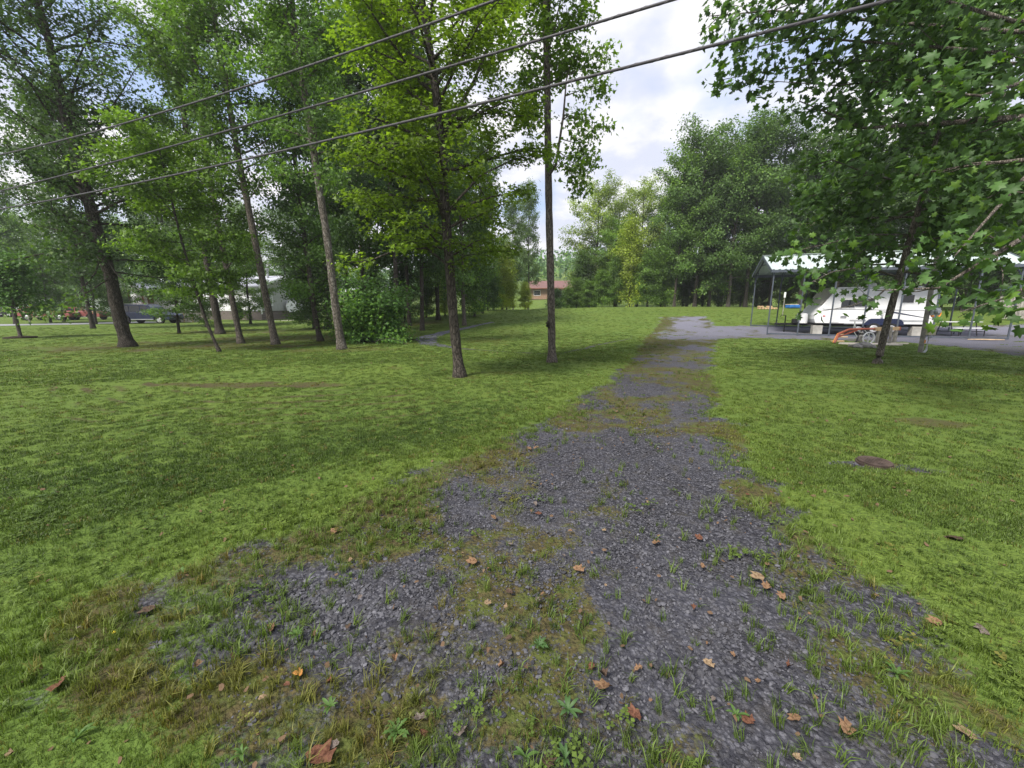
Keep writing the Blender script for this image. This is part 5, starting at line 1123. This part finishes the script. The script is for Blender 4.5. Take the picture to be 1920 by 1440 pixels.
def car(name, label, loc, rz, paint, group=None, suv=True):
    r = thing(name, label, 'car', loc, rz, group); H_ = 1.72 if suv else 1.45
    low = [(-2.30, .38), (-2.34, .78), (-2.22, 1.00), (-.2, 1.05), (1.05, 1.02), (1.95, .92), (2.28, .78), (2.34, .45), (2.2, .34), (1.85, .34), (1.80, .55), (1.62, .70), (1.40, .74), (1.18, .70), (1.0, .55), (.95, .34), (-.95, .32), (-1.0, .55), (-1.18, .70), (-1.40, .74), (-1.62, .70), (-1.8, .55), (-1.85, .36)]
    MB().prism(low, -.92, .92).build('body', M[paint], r, bevel=.05)
    cab = [(-2.15, 1.0), (-1.95, H_ - .08), (-1.7, H_), (.15, H_), (.45, H_ - .08), (1.10, 1.02)]
    MB().add([(x, y * (.88 if z > 1.2 else .9), z) for y in (-1, 1) for x, z in cab], [tuple(range(6)), tuple(range(11, 5, -1))] + [(j, j + 6, (j + 1) % 6 + 6, (j + 1) % 6) for j in range(6)]).build('cabin', M[paint], r, bevel=.03)
    for sg in (-1, 1):
        for a, b in (((-1.80, 1.08), (-1.0, 1.08)), ((-.92, 1.08), (-.12, 1.08)), ((-.04, 1.08), (.78, 1.08))):
            t0 = a[0] + (.1 if a[0] < -1.5 else 0); t1 = b[0] - (.42 if b[0] > .5 else 0)
            MB().add([(a[0], sg * .905, 1.08), (b[0], sg * .905, 1.08), (t1, sg * .90, H_ - .12), (t0, sg * .90, H_ - .12)], [(0, 1, 2, 3) if sg < 0 else (3, 2, 1, 0)]).build('window', M['glass'], r)
        MB().box((0, sg * .925, .40), (1.85, .03, .06)).build('sill_trim', M['rim'], r)
        MB().box((.75, sg * 1.02, 1.10), (.12, .2, .13), None, .03).build('mirror', M[paint], r)
        MB().box((2.20, sg * .68, .80), (.22, .4, .14), None, .03).build('headlight', M['screen'], r)
        MB().box((-2.30, sg * .72, .92), (.08, .3, .22), None, .02).build('tail_lamp', M['lens_red'], r)
        for x in (-1.40, 1.40):
            w = MB().tube([(x, sg * .70, .34), (x, sg * .73, .34), (x, sg * .90, .34), (x, sg * .92, .34)], [.30, .345, .345, .31], 24).build('wheel', M['rubber'], r)
            MB().tube([(x, sg * .921, .34), (x, sg * .935, .34)], [.21, .19], 16).build('rim', M['rim'], w)
    MB().add([(.52, -.74, H_ - .10), (.52, .74, H_ - .10), (1.10, .80, 1.07), (1.10, -.80, 1.07)], [(0, 3, 2, 1)]).build('windshield', M['screen'], r)
    MB().box((-.8, 0, H_ + .04), (1.8, 1.3, .03)).build('roof_rack', M['rim'], r)
    MB().box((2.32, 0, .62), (.06, 1.0, .2)).build('grille', M['black'], r)
    return r
def vehicles():
    p = grd(283, 37.4); car('parked_car', 'navy blue car with bright windshield parked before the porch', p, .10, 'navy')
    p = grd(96, 45); car('parked_car', 'red car at the far end of the road, left of the blue tarps', p, .25, 'red', None, False)
    p = grd(158, 47); car('parked_car', 'faded red car half hidden left of the large trunk', p, .15, 'red', None, False)
    p = grd(10, 60); car('parked_car', 'dark car under the trees at the far left edge', p, .1, 'black', None, True)
    p = grd(66, 66); car('parked_car', 'white car standing beyond the road behind the mailbox', p, .2, 'white_paint', None, True)
    c = grd(112, 58); r = thing('long_shed', 'long low white building behind the red cars', 'building', c, .12)
    MB().box((0, 2, 1.3), (11, 4, 2.6)).build('wall', M['siding_white'], r)
    MB().prism([(-5.8, 2.5), (-5.8, 2.62), (5.8, 2.62), (5.8, 2.5)], -.5, 4.5).build('roof', M['roof_metal'], r)
    for x in (-3, 0, 3): wall_window(r, x, 0, 1.5, 1.0, .8)
    for i, (px, lb) in enumerate([(101, 'blue tarp draped on a frame, left of the pair'), (129, 'blue tarp draped on a frame, right of the pair')]):
        c = grd(px, 49); r = thing('tarp_shelter', lb, 'tarp', c, .1, 'blue tarps by the red cars')
        for x in (-.7, .7):
            for y in (-.5, .5): MB().bar((x, y, 0), (x, y, 1.35), .06).build('pole', M['wood_grey'], r)
        MB().prism([(-.85, 1.25), (-.4, 1.55), (.3, 1.6), (.85, 1.3), (.85, 1.2), (.3, 1.52), (-.4, 1.48), (-.85, 1.15)], -.6, .6).build('sheet', M['blue'], r)
    p = gp(56, 604); r = thing('mailbox', 'dark mailbox on a thin post beside the road', 'mailbox', p, .4)
    MB().box((0, 0, .5), (.1, .1, 1.1)).build('post', M['wood_grey'], r); MB().prism([(-.28, 1.05), (.28, 1.05), (.28, 1.25), (.12, 1.34), (-.12, 1.34), (-.28, 1.25)], -.12, .12).build('box', M['black'], r)
vehicles()

# ------------------------------------------------------------------ overhead cables
def cables():
    for (a, za), (m), (b, zb), rad, lb in [(((930, 0), 5.3), (320, 206), ((0, 290), 5.2), .0145, 'uppermost of the three overhead cables'), (((1260, 0), 4.9), (640, 184), ((0, 358), 4.7), .0155, 'middle one of the three overhead cables'), (((1670, 0), 4.5), (640, 257), ((0, 392), 4.3), .0175, 'lowest and thickest of the three overhead cables')]:
        A = atz(*a, za); B = atz(*b, zb); D = B - A
        d = ray(*m); det = np.array([[d[0], -D.x], [d[1], -D.y]]); t, al = np.linalg.solve(det, np.array([A.x, A.y])); zm = EYE + d[2] * t
        sag = (za + (zb - za) * al - zm) / (al * (1 - al))
        pts = []
        for i in range(-30, 131, 2):
            u = i / 100; p = A + D * u; pts.append(Vector((p.x, p.y, za + (zb - za) * u - sag * u * (1 - u))))
        o = MB().tube(pts, rad, 8).build('power_cable', M['cable'], smooth=True); tag(o, lb, 'cable', 'overhead cables crossing the view')
        w = MB()         # the lashing wire wound round the cable
        hp = []
        for i in range(0, len(pts) * 8 - 8):
            p, dd = poly_at(pts, i / (len(pts) * 8)); s_ = dd.cross(Vector((0, 0, 1))).normalized(); u_ = s_.cross(dd)
            th = i * .9; hp.append(p + (s_ * math.cos(th) + u_ * math.sin(th)) * (rad + .0015))
        w.tube(hp, .0025, 3, False).build('lashing_wire', M['cable'], o)
cables()

def haze():
    o = MB().box((0, 200, 34), (1640, 540, 74)).build('haze', M['haze']); tag(o, 'thin pale morning haze over the yard', 'haze', None, 'stuff')
def haze_material():
    m, nt, out = new_mat('haze'); v = nt.nodes.new('ShaderNodeVolumePrincipled')
    v.inputs['Color'].default_value = (.90, .94, 1, 1); v.inputs['Density'].default_value = HAZE; v.inputs['Anisotropy'].default_value = 0.2
    nt.links.new(v.outputs[0], out.inputs['Volume']); M['haze'] = m
HAZE = 0.0006
haze_material(); haze()

# ------------------------------------------------------------------ scattered ground cover (instanced)
def src_collection(name, meshes):
    c = bpy.data.collections.new(name)
    for i, m in enumerate(meshes):
        o = bpy.data.objects.new('%s_piece_%02d' % (name, i), m); c.objects.link(o)
    return c
def scatter(name, pts, sc, rot, attrs, coll, label, cat, nvar):
    me = bpy.data.meshes.new(name); n = len(pts)
    me.vertices.add(n); me.vertices.foreach_set('co', np.asarray(pts, np.float32).ravel())
    for k, v in dict(attrs, sc=sc, var=rng.integers(0, nvar, n).astype(float)).items():
        a = me.attributes.new(k, 'FLOAT', 'POINT'); a.data.foreach_set('value', np.asarray(v, np.float32))
    a = me.attributes.new('rot', 'FLOAT_VECTOR', 'POINT'); a.data.foreach_set('vector', np.asarray(rot, np.float32).ravel())
    me.update(); o = link(name, me); tag(o, label, cat, None, 'stuff')
    ng = bpy.data.node_groups.new(name + '_nodes', 'GeometryNodeTree')
    ng.interface.new_socket('Geometry', in_out='INPUT', socket_type='NodeSocketGeometry'); ng.interface.new_socket('Geometry', in_out='OUTPUT', socket_type='NodeSocketGeometry')
    N = ng.nodes; L = ng.links
    gi = N.new('NodeGroupInput'); go = N.new('NodeGroupOutput'); ip = N.new('GeometryNodeInstanceOnPoints'); ci = N.new('GeometryNodeCollectionInfo')
    ci.inputs[0].default_value = coll; ci.inputs['Separate Children'].default_value = True; ci.inputs['Reset Children'].default_value = True
    def na(nm, ty):
        q = N.new('GeometryNodeInputNamedAttribute'); q.data_type = ty; q.inputs[0].default_value = nm; return q.outputs[0]
    e2r = N.new('FunctionNodeEulerToRotation'); L.new(na('rot', 'FLOAT_VECTOR'), e2r.inputs[0])
    L.new(gi.outputs[0], ip.inputs['Points']); L.new(ci.outputs[0], ip.inputs['Instance']); ip.inputs['Pick Instance'].default_value = True
    L.new(na('var', 'FLOAT'), ip.inputs['Instance Index']); L.new(e2r.outputs[0], ip.inputs['Rotation']); L.new(na('sc', 'FLOAT'), ip.inputs['Scale'])
    L.new(ip.outputs[0], go.inputs[0])
    md = o.modifiers.new('scatter', 'NODES'); md.node_group = ng
    return o
def tuft(nb, radius, h, width, seed, lean=.5):
    r = np.random.default_rng(seed); V = []; T = []; tint = []
    for i in range(nb):
        a = r.uniform(0, 6.28); rr = radius * math.sqrt(r.random()); bx, by = rr * math.cos(a), rr * math.sin(a)
        da = r.uniform(0, 6.28); ln = r.uniform(.1, lean); hh = h * r.uniform(.5, 1.15); w = width * r.uniform(.7, 1.3)
        dx, dy = math.cos(da), math.sin(da); sx, sy = -dy * w / 2, dx * w / 2; o = len(V)
        m = (bx + dx * ln * hh * .45, by + dy * ln * hh * .45, hh * .62); tp = (bx + dx * ln * hh * 1.35, by + dy * ln * hh * 1.35, hh * (1 - .35 * ln))
        V += [(bx - sx, by - sy, -.01), (bx + sx, by + sy, -.01), (m[0] + sx * .8, m[1] + sy * .8, m[2]), (m[0] - sx * .8, m[1] - sy * .8, m[2]), tp]
        T += [(o, o + 1, o + 2), (o, o + 2, o + 3), (o + 3, o + 2, o + 4)]; tint += [r.random()] * 3
    return arr_mesh('tuft', np.array(V), np.array(T), M['grass'], {'tint': ('FACE', np.array(tint))})
def clover(seed):
    r = np.random.default_rng(seed); V = []; T = []; tint = []
    for i in range(7):
        a = r.uniform(0, 6.28); d = r.uniform(.01, .06); c = np.array([d * math.cos(a), d * math.sin(a), r.uniform(.015, .045)]); s = r.uniform(.012, .024); t0 = r.uniform(0, 6.28)
        for k in range(3):
            th = t0 + k * 2.094; u = np.array([math.cos(th), math.sin(th), .15]); w = np.array([-math.sin(th), math.cos(th), 0]); o = len(V)
            V += [tuple(c), tuple(c + u * s * .6 + w * s * .45), tuple(c + u * s), tuple(c + u * s * .6 - w * s * .45)]; T += [(o, o + 1, o + 2), (o, o + 2, o + 3)]; tint += [r.random()] * 2
    return arr_mesh('clover', np.array(V), np.array(T), M['grass'], {'tint': ('FACE', np.array(tint))})
def chip(seed):
    import bmesh
    r = np.random.default_rng(seed); bm = bmesh.new()
    for i in range(14):
        q = r.normal(size=3); q /= np.linalg.norm(q); bm.verts.new(tuple(q * np.array([.62, .5, .34]) * r.uniform(.8, 1.1)))
    bmesh.ops.convex_hull(bm, input=bm.verts)
    bmesh.ops.delete(bm, geom=[v for v in bm.verts if not v.link_faces], context='VERTS')
    me = bpy.data.meshes.new('chip'); bm.to_mesh(me); bm.free(); me.materials.append(M['chips']); return me
def polar_points(K, r0, r1, cap, half=1.40):
    """Ground points thinning out with the square of distance."""
    n = int(2 * half * K * math.log(r1 / r0)); r = r0 * (r1 / r0) ** rng.random(n); a = rng.uniform(-half, half, n)
    keep = rng.random(n) < np.minimum(1, cap / (K / r ** 2))
    r, a = r[keep], a[keep]; return r * np.sin(a), r * np.cos(a)
def cover():
    # short mown grass and the taller growth at the edges
    gn = src_collection('grass_near', [tuft(11, .035, .055, .0042, s) for s in range(5)])
    gt = src_collection('grass_mid', [tuft(26, .11, .055, .010, s + 20, .8) for s in range(5)])
    gf = src_collection('grass_far', [tuft(40, .28, .060, .024, s + 40, .8) for s in range(4)])
    gw = src_collection('grass_tall', [tuft(16, .03, .105, .0055, s + 60, .9) for s in range(4)])
    def place(name, x, y, coll, nvar, label, dens, smin, smax, cat='grass', tall=False):
        sd, g, mo, br, tone = masks(x, y)
        lawn = np.clip(1 - g, 0, 1) * (1 - .85 * sstep(.4, .75, br))
        patch = sstep(.02, .22, fbm(x, y, 2.2, 4))
        p = dens(x, y, lawn, g, mo, br, patch)
        k = rng.random(len(x)) < p; x, y, br, tone, g, sd, mo = x[k], y[k], br[k], tone[k], g[k], sd[k], mo[k]
        n = len(x); z = H0(x, y) - .012 * g
        edge = 1 - sstep(.1, .7, np.abs(sd + .1))
        t = np.clip(.56 + .5 * fbm(x, y, .8, 3) + .30 * edge - .62 * tone + rng.normal(0, .10, n), 0, 1)
        dry = np.clip(.45 * sstep(.2, .6, br) + .48 * (mo > .35) * sstep(-.05, .15, fbm(x + 40, y, 1.5, 3)) + (rng.random(n) < .05) * .6, 0, 1)
        rot = np.stack([rng.normal(0, .12, n), rng.normal(0, .12, n), rng.uniform(0, 6.28, n)], 1)
        scatter(name, np.stack([x, y, z], 1), rng.uniform(smin, smax, n), rot, dict(tone=t, kindc=dry), coll, label, cat, nvar)
        print(name, n)
    d_lawn = lambda x, y, lawn, g, mo, br, patch: np.clip(lawn * (1 - .5 * br) + .12 * mo * g, 0, 1)
    place('grass_blades', *polar_points(11000, .7, 5.2, 1700), gn, 5, 'short mown grass close to the camera', d_lawn, .34, .72)
    place('lawn_grass', *polar_points(10500, 4.2, 14, 450), gt, 5, 'short mown grass over the middle of the lawn', d_lawn, .32, .60)
    place('lawn_turf', *polar_points(9000, 12, 46, 55), gf, 4, 'short mown grass on the far lawn', d_lawn, .30, .55)
    def d_tall(x, y, lawn, g, mo, br, patch):
        low = (1 - sstep(1.6, 2.4, y)) * (1 - sstep(.4, 1.2, x))
        ed = np.exp(-((sdist(DRIVE, x, y) - .12) / .5) ** 2)
        lush = blobs(x, y, [(1700, 945, .55, .22, 1), (1850, 985, .5, .25, 1), (1580, 905, .4, .2, .8), (900, 830, .35, .3, .6), (1380, 790, .3, .6, .7)], .8)
        return np.clip(.85 * lush + (g > .25) * (.04 + .42 * patch * (.25 + mo) + .75 * low * (.3 + patch)) + (g <= .25) * .10 * patch + .75 * ed * sstep(-.12, .12, fbm(x, y, 2.6, 3)) + .45 * (g > .1) * sstep(0, .6, (x + .9) * -.9 + (y - 2.0) * .43) * sstep(-.1, .15, fbm(x, y, 3.1, 3)), 0, 1)
    place('tall_grass', *polar_points(2600, .7, 11, 420), gw, 4, 'loose taller grass tufts growing through the gravel', d_tall, .25, .75, 'grass', True)
    cl = src_collection('clover', [clover(s) for s in range(4)])
    place('clover', *polar_points(2600, 1.15, 7, 380), cl, 4, 'low clover and broad leaved weeds in the lawn', lambda x, y, lawn, g, mo, br, patch: np.clip(lawn * .25 * (fbm(x + 9, y + 4, 1.1, 3) > .02) + .12 * g * patch, 0, 1), .5, 1.05, 'weeds')
    # crushed stone
    ch = src_collection('chips', [chip(s) for s in range(8)])
    x, y = polar_points(32000, .7, 9, 6000)
    sd, g, mo, br, tone = masks(x, y); k = rng.random(len(x)) < np.clip(g * (1 - .72 * mo), 0, 1); x, y = x[k], y[k]; n = len(x)
    big = np.exp(-(((x + .95) / .35) ** 2 + ((y - 1.95) / .25) ** 2))
    s = np.clip(rng.lognormal(math.log(.0090), .40, n) * (1 + 1.3 * big) * (1 + .9 * (rng.random(n) < .04)), .005, .030) * (1 + .06 * np.hypot(x, y))
    scatter('gravel', np.stack([x, y, H0(x, y) - .02 + s * .12], 1), s, np.stack([rng.normal(0, .35, n), rng.normal(0, .35, n), rng.uniform(0, 6.28, n)], 1), dict(tone=np.clip(rng.beta(1.1, 2.6, n) + (rng.random(n) < .05) * .5, 0, 1.4)), ch, 'loose dark grey crushed stone on the drive', 'gravel', 8)
    print('gravel', n)
cover()

def bits():
    def bit(seed):
        q = np.random.default_rng(seed); k = q.uniform(.5, 1, 6); a = np.arange(6) * 1.047
        v = np.stack([k * np.cos(a) * 1.3, k * np.sin(a) * .8, .35 * q.random(6)], 1); v = np.vstack([[0, 0, .1], v])
        return arr_mesh('scrap', v, np.array([(0, i + 1, (i + 1) % 6 + 1) for i in range(6)]), M['litter'])
    c = src_collection('scraps', [bit(i) for i in range(5)])
    x, y = polar_points(520, 1.2, 24, 40); n = len(x); sd = sdist(DRIVE, x, y)
    keep = rng.random(n) < np.where(sd > 0, .9, .45) * (.35 + 1.3 * sstep(-.1, .2, fbm(x, y, 1.4, 3))); x, y = x[keep], y[keep]; n = len(x)
    s = rng.uniform(.006, .016, n) * (1 + .09 * np.hypot(x, y))
    scatter('leaf_litter', np.stack([x, y, H0(x, y) + .012], 1), s, np.stack([rng.normal(0, .4, n), rng.normal(0, .4, n), rng.uniform(0, 6.28, n)], 1), dict(tone=rng.random(n)), c, 'tiny brown leaf scraps strewn over drive and lawn', 'leaf litter', 5)
    print('bits', n)
M['litter'] = worn('litter', (0.11, 0.070, 0.042), 0.85, 0.2, var=0.5, scale=20)
bits()

# ------------------------------------------------------------------ fallen leaves and single weeds
def litter_mesh(seed, curl):
    r = np.random.default_rng(seed); tv, tf = leaf_template('lobed'); v = tv.copy(); v[:, 1] -= .45; v[1:, :2] *= np.where(np.hypot(v[1:, 0], v[1:, 1]) > .42, r.uniform(.66, 1.0, len(v) - 1), r.uniform(.85, 1.2, len(v) - 1))[:, None]
    v[:, 2] = curl * (v[:, 0] ** 2) * 2.2 + .35 * curl * (v[:, 1] ** 2) + .06 * np.sin(v[:, 0] * 9 + seed) + .03 * r.normal(size=len(v)); v[:, 0] *= (1 - .35 * curl); v[:, 2] -= v[:, 2].min()
    return arr_mesh('fallen_leaf', v, tf, M['fallen'], {'tint': ('FACE', r.random(len(tf)))})
def fallen_leaves():
    m, nt, out = new_mat('fallen_leaf'); oi = nt.nodes.new('ShaderNodeObjectInfo')
    tc = nt.nodes.new('ShaderNodeTexCoord').outputs['Object']; n = tex_noise(nt, tc, 9, 4)
    dk = mixc(nt, 1.0, oi.outputs['Color'], (.5, .45, .42), 'MULTIPLY'); c = mixc(nt, mrange(nt, n, .4, .65), oi.outputs['Color'], dk)
    bsdf(nt, out, c, .75, .2, bump=n, bstr=.4); M['fallen'] = m
    mesh = [litter_mesh(s, c) for s, c in ((0, .2), (1, .5), (2, .8), (3, 1.15), (4, .4))]
    TAN, RUST, DARK, PALE, GREY, YEL = (.19, .115, .065), (.125, .056, .034), (.075, .05, .036), (.235, .17, .105), (.15, .125, .11), (.55, .45, .03)
    def put(px, py, size, col, k, rz=None, label=None, lift=.0):
        p = gp(px, py); o = link('fallen_leaf', mesh[k]); o.location = p + Vector((0, 0, .008 + lift)); o.scale = (size * .85,) * 3
        o.rotation_euler = (random.gauss(0, .18), random.gauss(0, .18), random.uniform(0, 6.28) if rz is None else rz); o.color = col + (1,)
        tag(o, label, 'fallen leaf', 'fallen leaves on the drive and lawn'); return o
    named = [(1130, 1292, .13, TAN, 2, 1.9, 'large curled tan leaf in the mossy middle of the drive'), (1130, 1268, .08, DARK, 3, .4, 'dark crumpled leaf touching the large curled tan leaf'), (1085, 1070, .10, TAN, 1, 1.2, 'ruffled tan leaf lying flat between moss and gravel'), (508, 1180, .09, TAN, 2, .5, 'tan leaf by the patch of larger stones'),
             (1420, 1084, .12, PALE, 0, 1.5, 'flat pale tan leaf on bare gravel'), (1435, 1101, .09, TAN, 1, 2.2, 'brown folded leaf just below the flat pale leaf'), (1465, 1120, .08, TAN, 1, 3.0, 'torn tan leaf lowest of the three on bare gravel'), (1298, 1141, .06, RUST, 3, 0, 'small brick red leaf alone on the gravel'), (740, 1237, .07, TAN, 3, .3, 'rolled orange tan leaf left of the mossy strip'),
             (787, 1352, .10, GREY, 2, 1.5, 'grey brown curled leaf among the lower tufts'), (861, 1377, .09, GREY, 1, .5, 'dull grey torn leaf right of the grey curled leaf'), (1188, 1342, .10, RUST, 2, .8, 'reddish brown leaf standing on edge by the gravel'), (600, 1424, .15, RUST, 1, 1.5, 'large rust leaf cut by the bottom edge'), (1028, 1432, .09, DARK, 1, .2, 'dark brown leaf at the bottom edge right of center'), (1401, 1353, .08, RUST, 1, 1.8, 'rust leaf inside a weed tuft on the gravel'),
             (1328, 1247, .07, PALE, 1, 1, 'pale crinkled leaf on gravel right of the large curled leaf'), (1480, 1252, .06, RUST, 3, 2, 'tight rust roll on the dark gravel'), (110, 1288, .11, RUST, 1, .5, 'brown leaf in the grass at lower left'), (371, 1248, .07, TAN, 2, 0, 'tan leaf in the grass under the larger stones'), (560, 1266, .08, YEL[:1] + (.27, .08), 2, 1, 'golden tan leaf upright in the tufts'), (277, 1147, .11, DARK, 0, 2, 'dark brown leaf on the thin gravel at left'),
             (215, 1188, .035, YEL, 0, 1, 'tiny bright yellow leaf on the left gravel'), (625, 998, .08, TAN, 1, 1, 'tan leaf on the mossy verge at left'), (914, 1133, .06, PALE, 1, 2, 'pale pinkish leaf in the brown moss'), (955, 1112, .07, DARK, 2, 1, 'dark ruffled leaf above the pale pinkish one'), (1010, 965, .08, RUST, 0, 1, 'orange brown leaf high on the drive'), (925, 972, .08, TAN, 0, .7, 'light brown leaf left of the orange brown one'), (1230, 1020, .09, TAN, 1, 2, 'tan star shaped leaf in mid drive'), (1310, 1010, .09, RUST, 0, .3, 'red brown leaf right of the star shaped leaf'),
             (1752, 1168, .09, TAN, 0, .9, 'tan leaf on the right verge'), (1838, 1182, .10, GREY, 0, 2.3, 'greyish leaf far out on the right verge'), (1790, 1012, .14, DARK, 0, .7, 'long dark leaf in the right hand grass'), (992, 842, .10, TAN, 0, .5, 'tan leaf on the left drive edge, far up'), (1005, 841, .09, TAN, 1, 2, 'twin tan leaf touching the one on the far drive edge'), (885, 1055, .10, TAN, 0, 1.4, 'narrow brown leaf crossing the left wheel track'), (1490, 1350, .07, TAN, 0, 1.4, 'thin tan sliver near the lower right gravel'), (1585, 1368, .10, TAN, 1, 2.3, 'tan leaf among weeds at lower right'), (1810, 1378, .09, PALE, 0, .8, 'pale leaf on the stones at the lower right corner')]
    for a in named: put(*a)
    for i in range(84):
        px = random.uniform(700, 1650) if i < 66 else random.uniform(60, 1880); py = random.uniform(690, 1430) if i < 66 else random.uniform(690, 1000)
        if i < 66:
            w = np.interp(py, [690, 1430], [70, 520]); px = np.interp(py, [690, 900, 1430], [1240, 1140, 1080]) + random.gauss(0, 1) * w
        if not (20 < px < 1900): continue
        put(px, py, random.uniform(.025, .06), random.choice([TAN, TAN, PALE, RUST, DARK, GREY]), random.randrange(5), None, 'small dry scrap of leaf among the stones and grass', 0.0 if i < 66 else .01)
fallen_leaves()

def weed(px, py, n, size, label, col, jag=False):
    p = gp(px, py); r = thing('weed', label, 'weed', p, random.uniform(0, 6), 'single broad leaved weeds')
    k = 9; V = []
    for i in range(k):
        t = i / (k - 1); w = (.17 * math.sin(math.pi * min(1, t * .95 + .05)) ** .8) * ((.55 if i % 2 else 1.25) if jag else 1)
        V += [(-w, t, .30 * math.sin(t * 2.4) ), (0, t, .30 * math.sin(t * 2.4) - .03), (w, t, .30 * math.sin(t * 2.4))]
    T = []
    for i in range(k - 1):
        a = 3 * i; T += [(a, a + 1, a + 4), (a, a + 4, a + 3), (a + 1, a + 2, a + 5), (a + 1, a + 5, a + 4)]
    V = [(a_ * .75, b_, c_) for a_, b_, c_ in V]; size *= .6; n += 2
    me = arr_mesh('leaf', np.array(V), np.array(T), M['leaf'], {'tint': ('FACE', np.full(len(T), .5))}, smooth=True)
    for i in range(n):
        o = link('leaf', me, r); o.rotation_euler = (random.uniform(-.1, .35), random.uniform(-.3, .3), i * 2.4 + random.uniform(-.4, .4)); k_ = random.uniform(.45, 1.15); o.scale = (size * k_ * random.uniform(.8, 1.2), size * k_, size); o.location = (0, 0, .012); o.color = col + (1,)
G1, G2 = (.060, .110, .028), (.046, .090, .030)
for a in [(620, 1330, 6, .085, 'broad bright weed low left of the mossy strip', G1), (145, 1388, 5, .10, 'pair of broad leaves in the lower left grass', G1), (1065, 1335, 7, .09, 'dark rosette weed above the bottom edge', G2), (1010, 1215, 8, .10, 'toothed rosette weed in the middle of the mossy strip', G2, True), (1680, 1268, 9, .10, 'spiky dandelion rosette at the right gravel edge', G1, True), (560, 1195, 7, .08, 'green weed clump beside the tan leaf by the larger stones', G1), (745, 1375, 10, .09, 'flat ferny weed spreading low in the foreground', G1, True), (340, 1075, 8, .07, 'leafy weed on the left end of the drive', G1), (985, 1425, 5, .08, 'weed with rounded leaves at the bottom edge', G1), (1060, 1428, 5, .085, 'second round leaved weed at the bottom edge', G2), (455, 1420, 6, .09, 'broad weed in the bottom left tufts', G1), (1380, 1345, 8, .08, 'weed tuft holding a rust leaf on the gravel', G1)]: weed(*a)
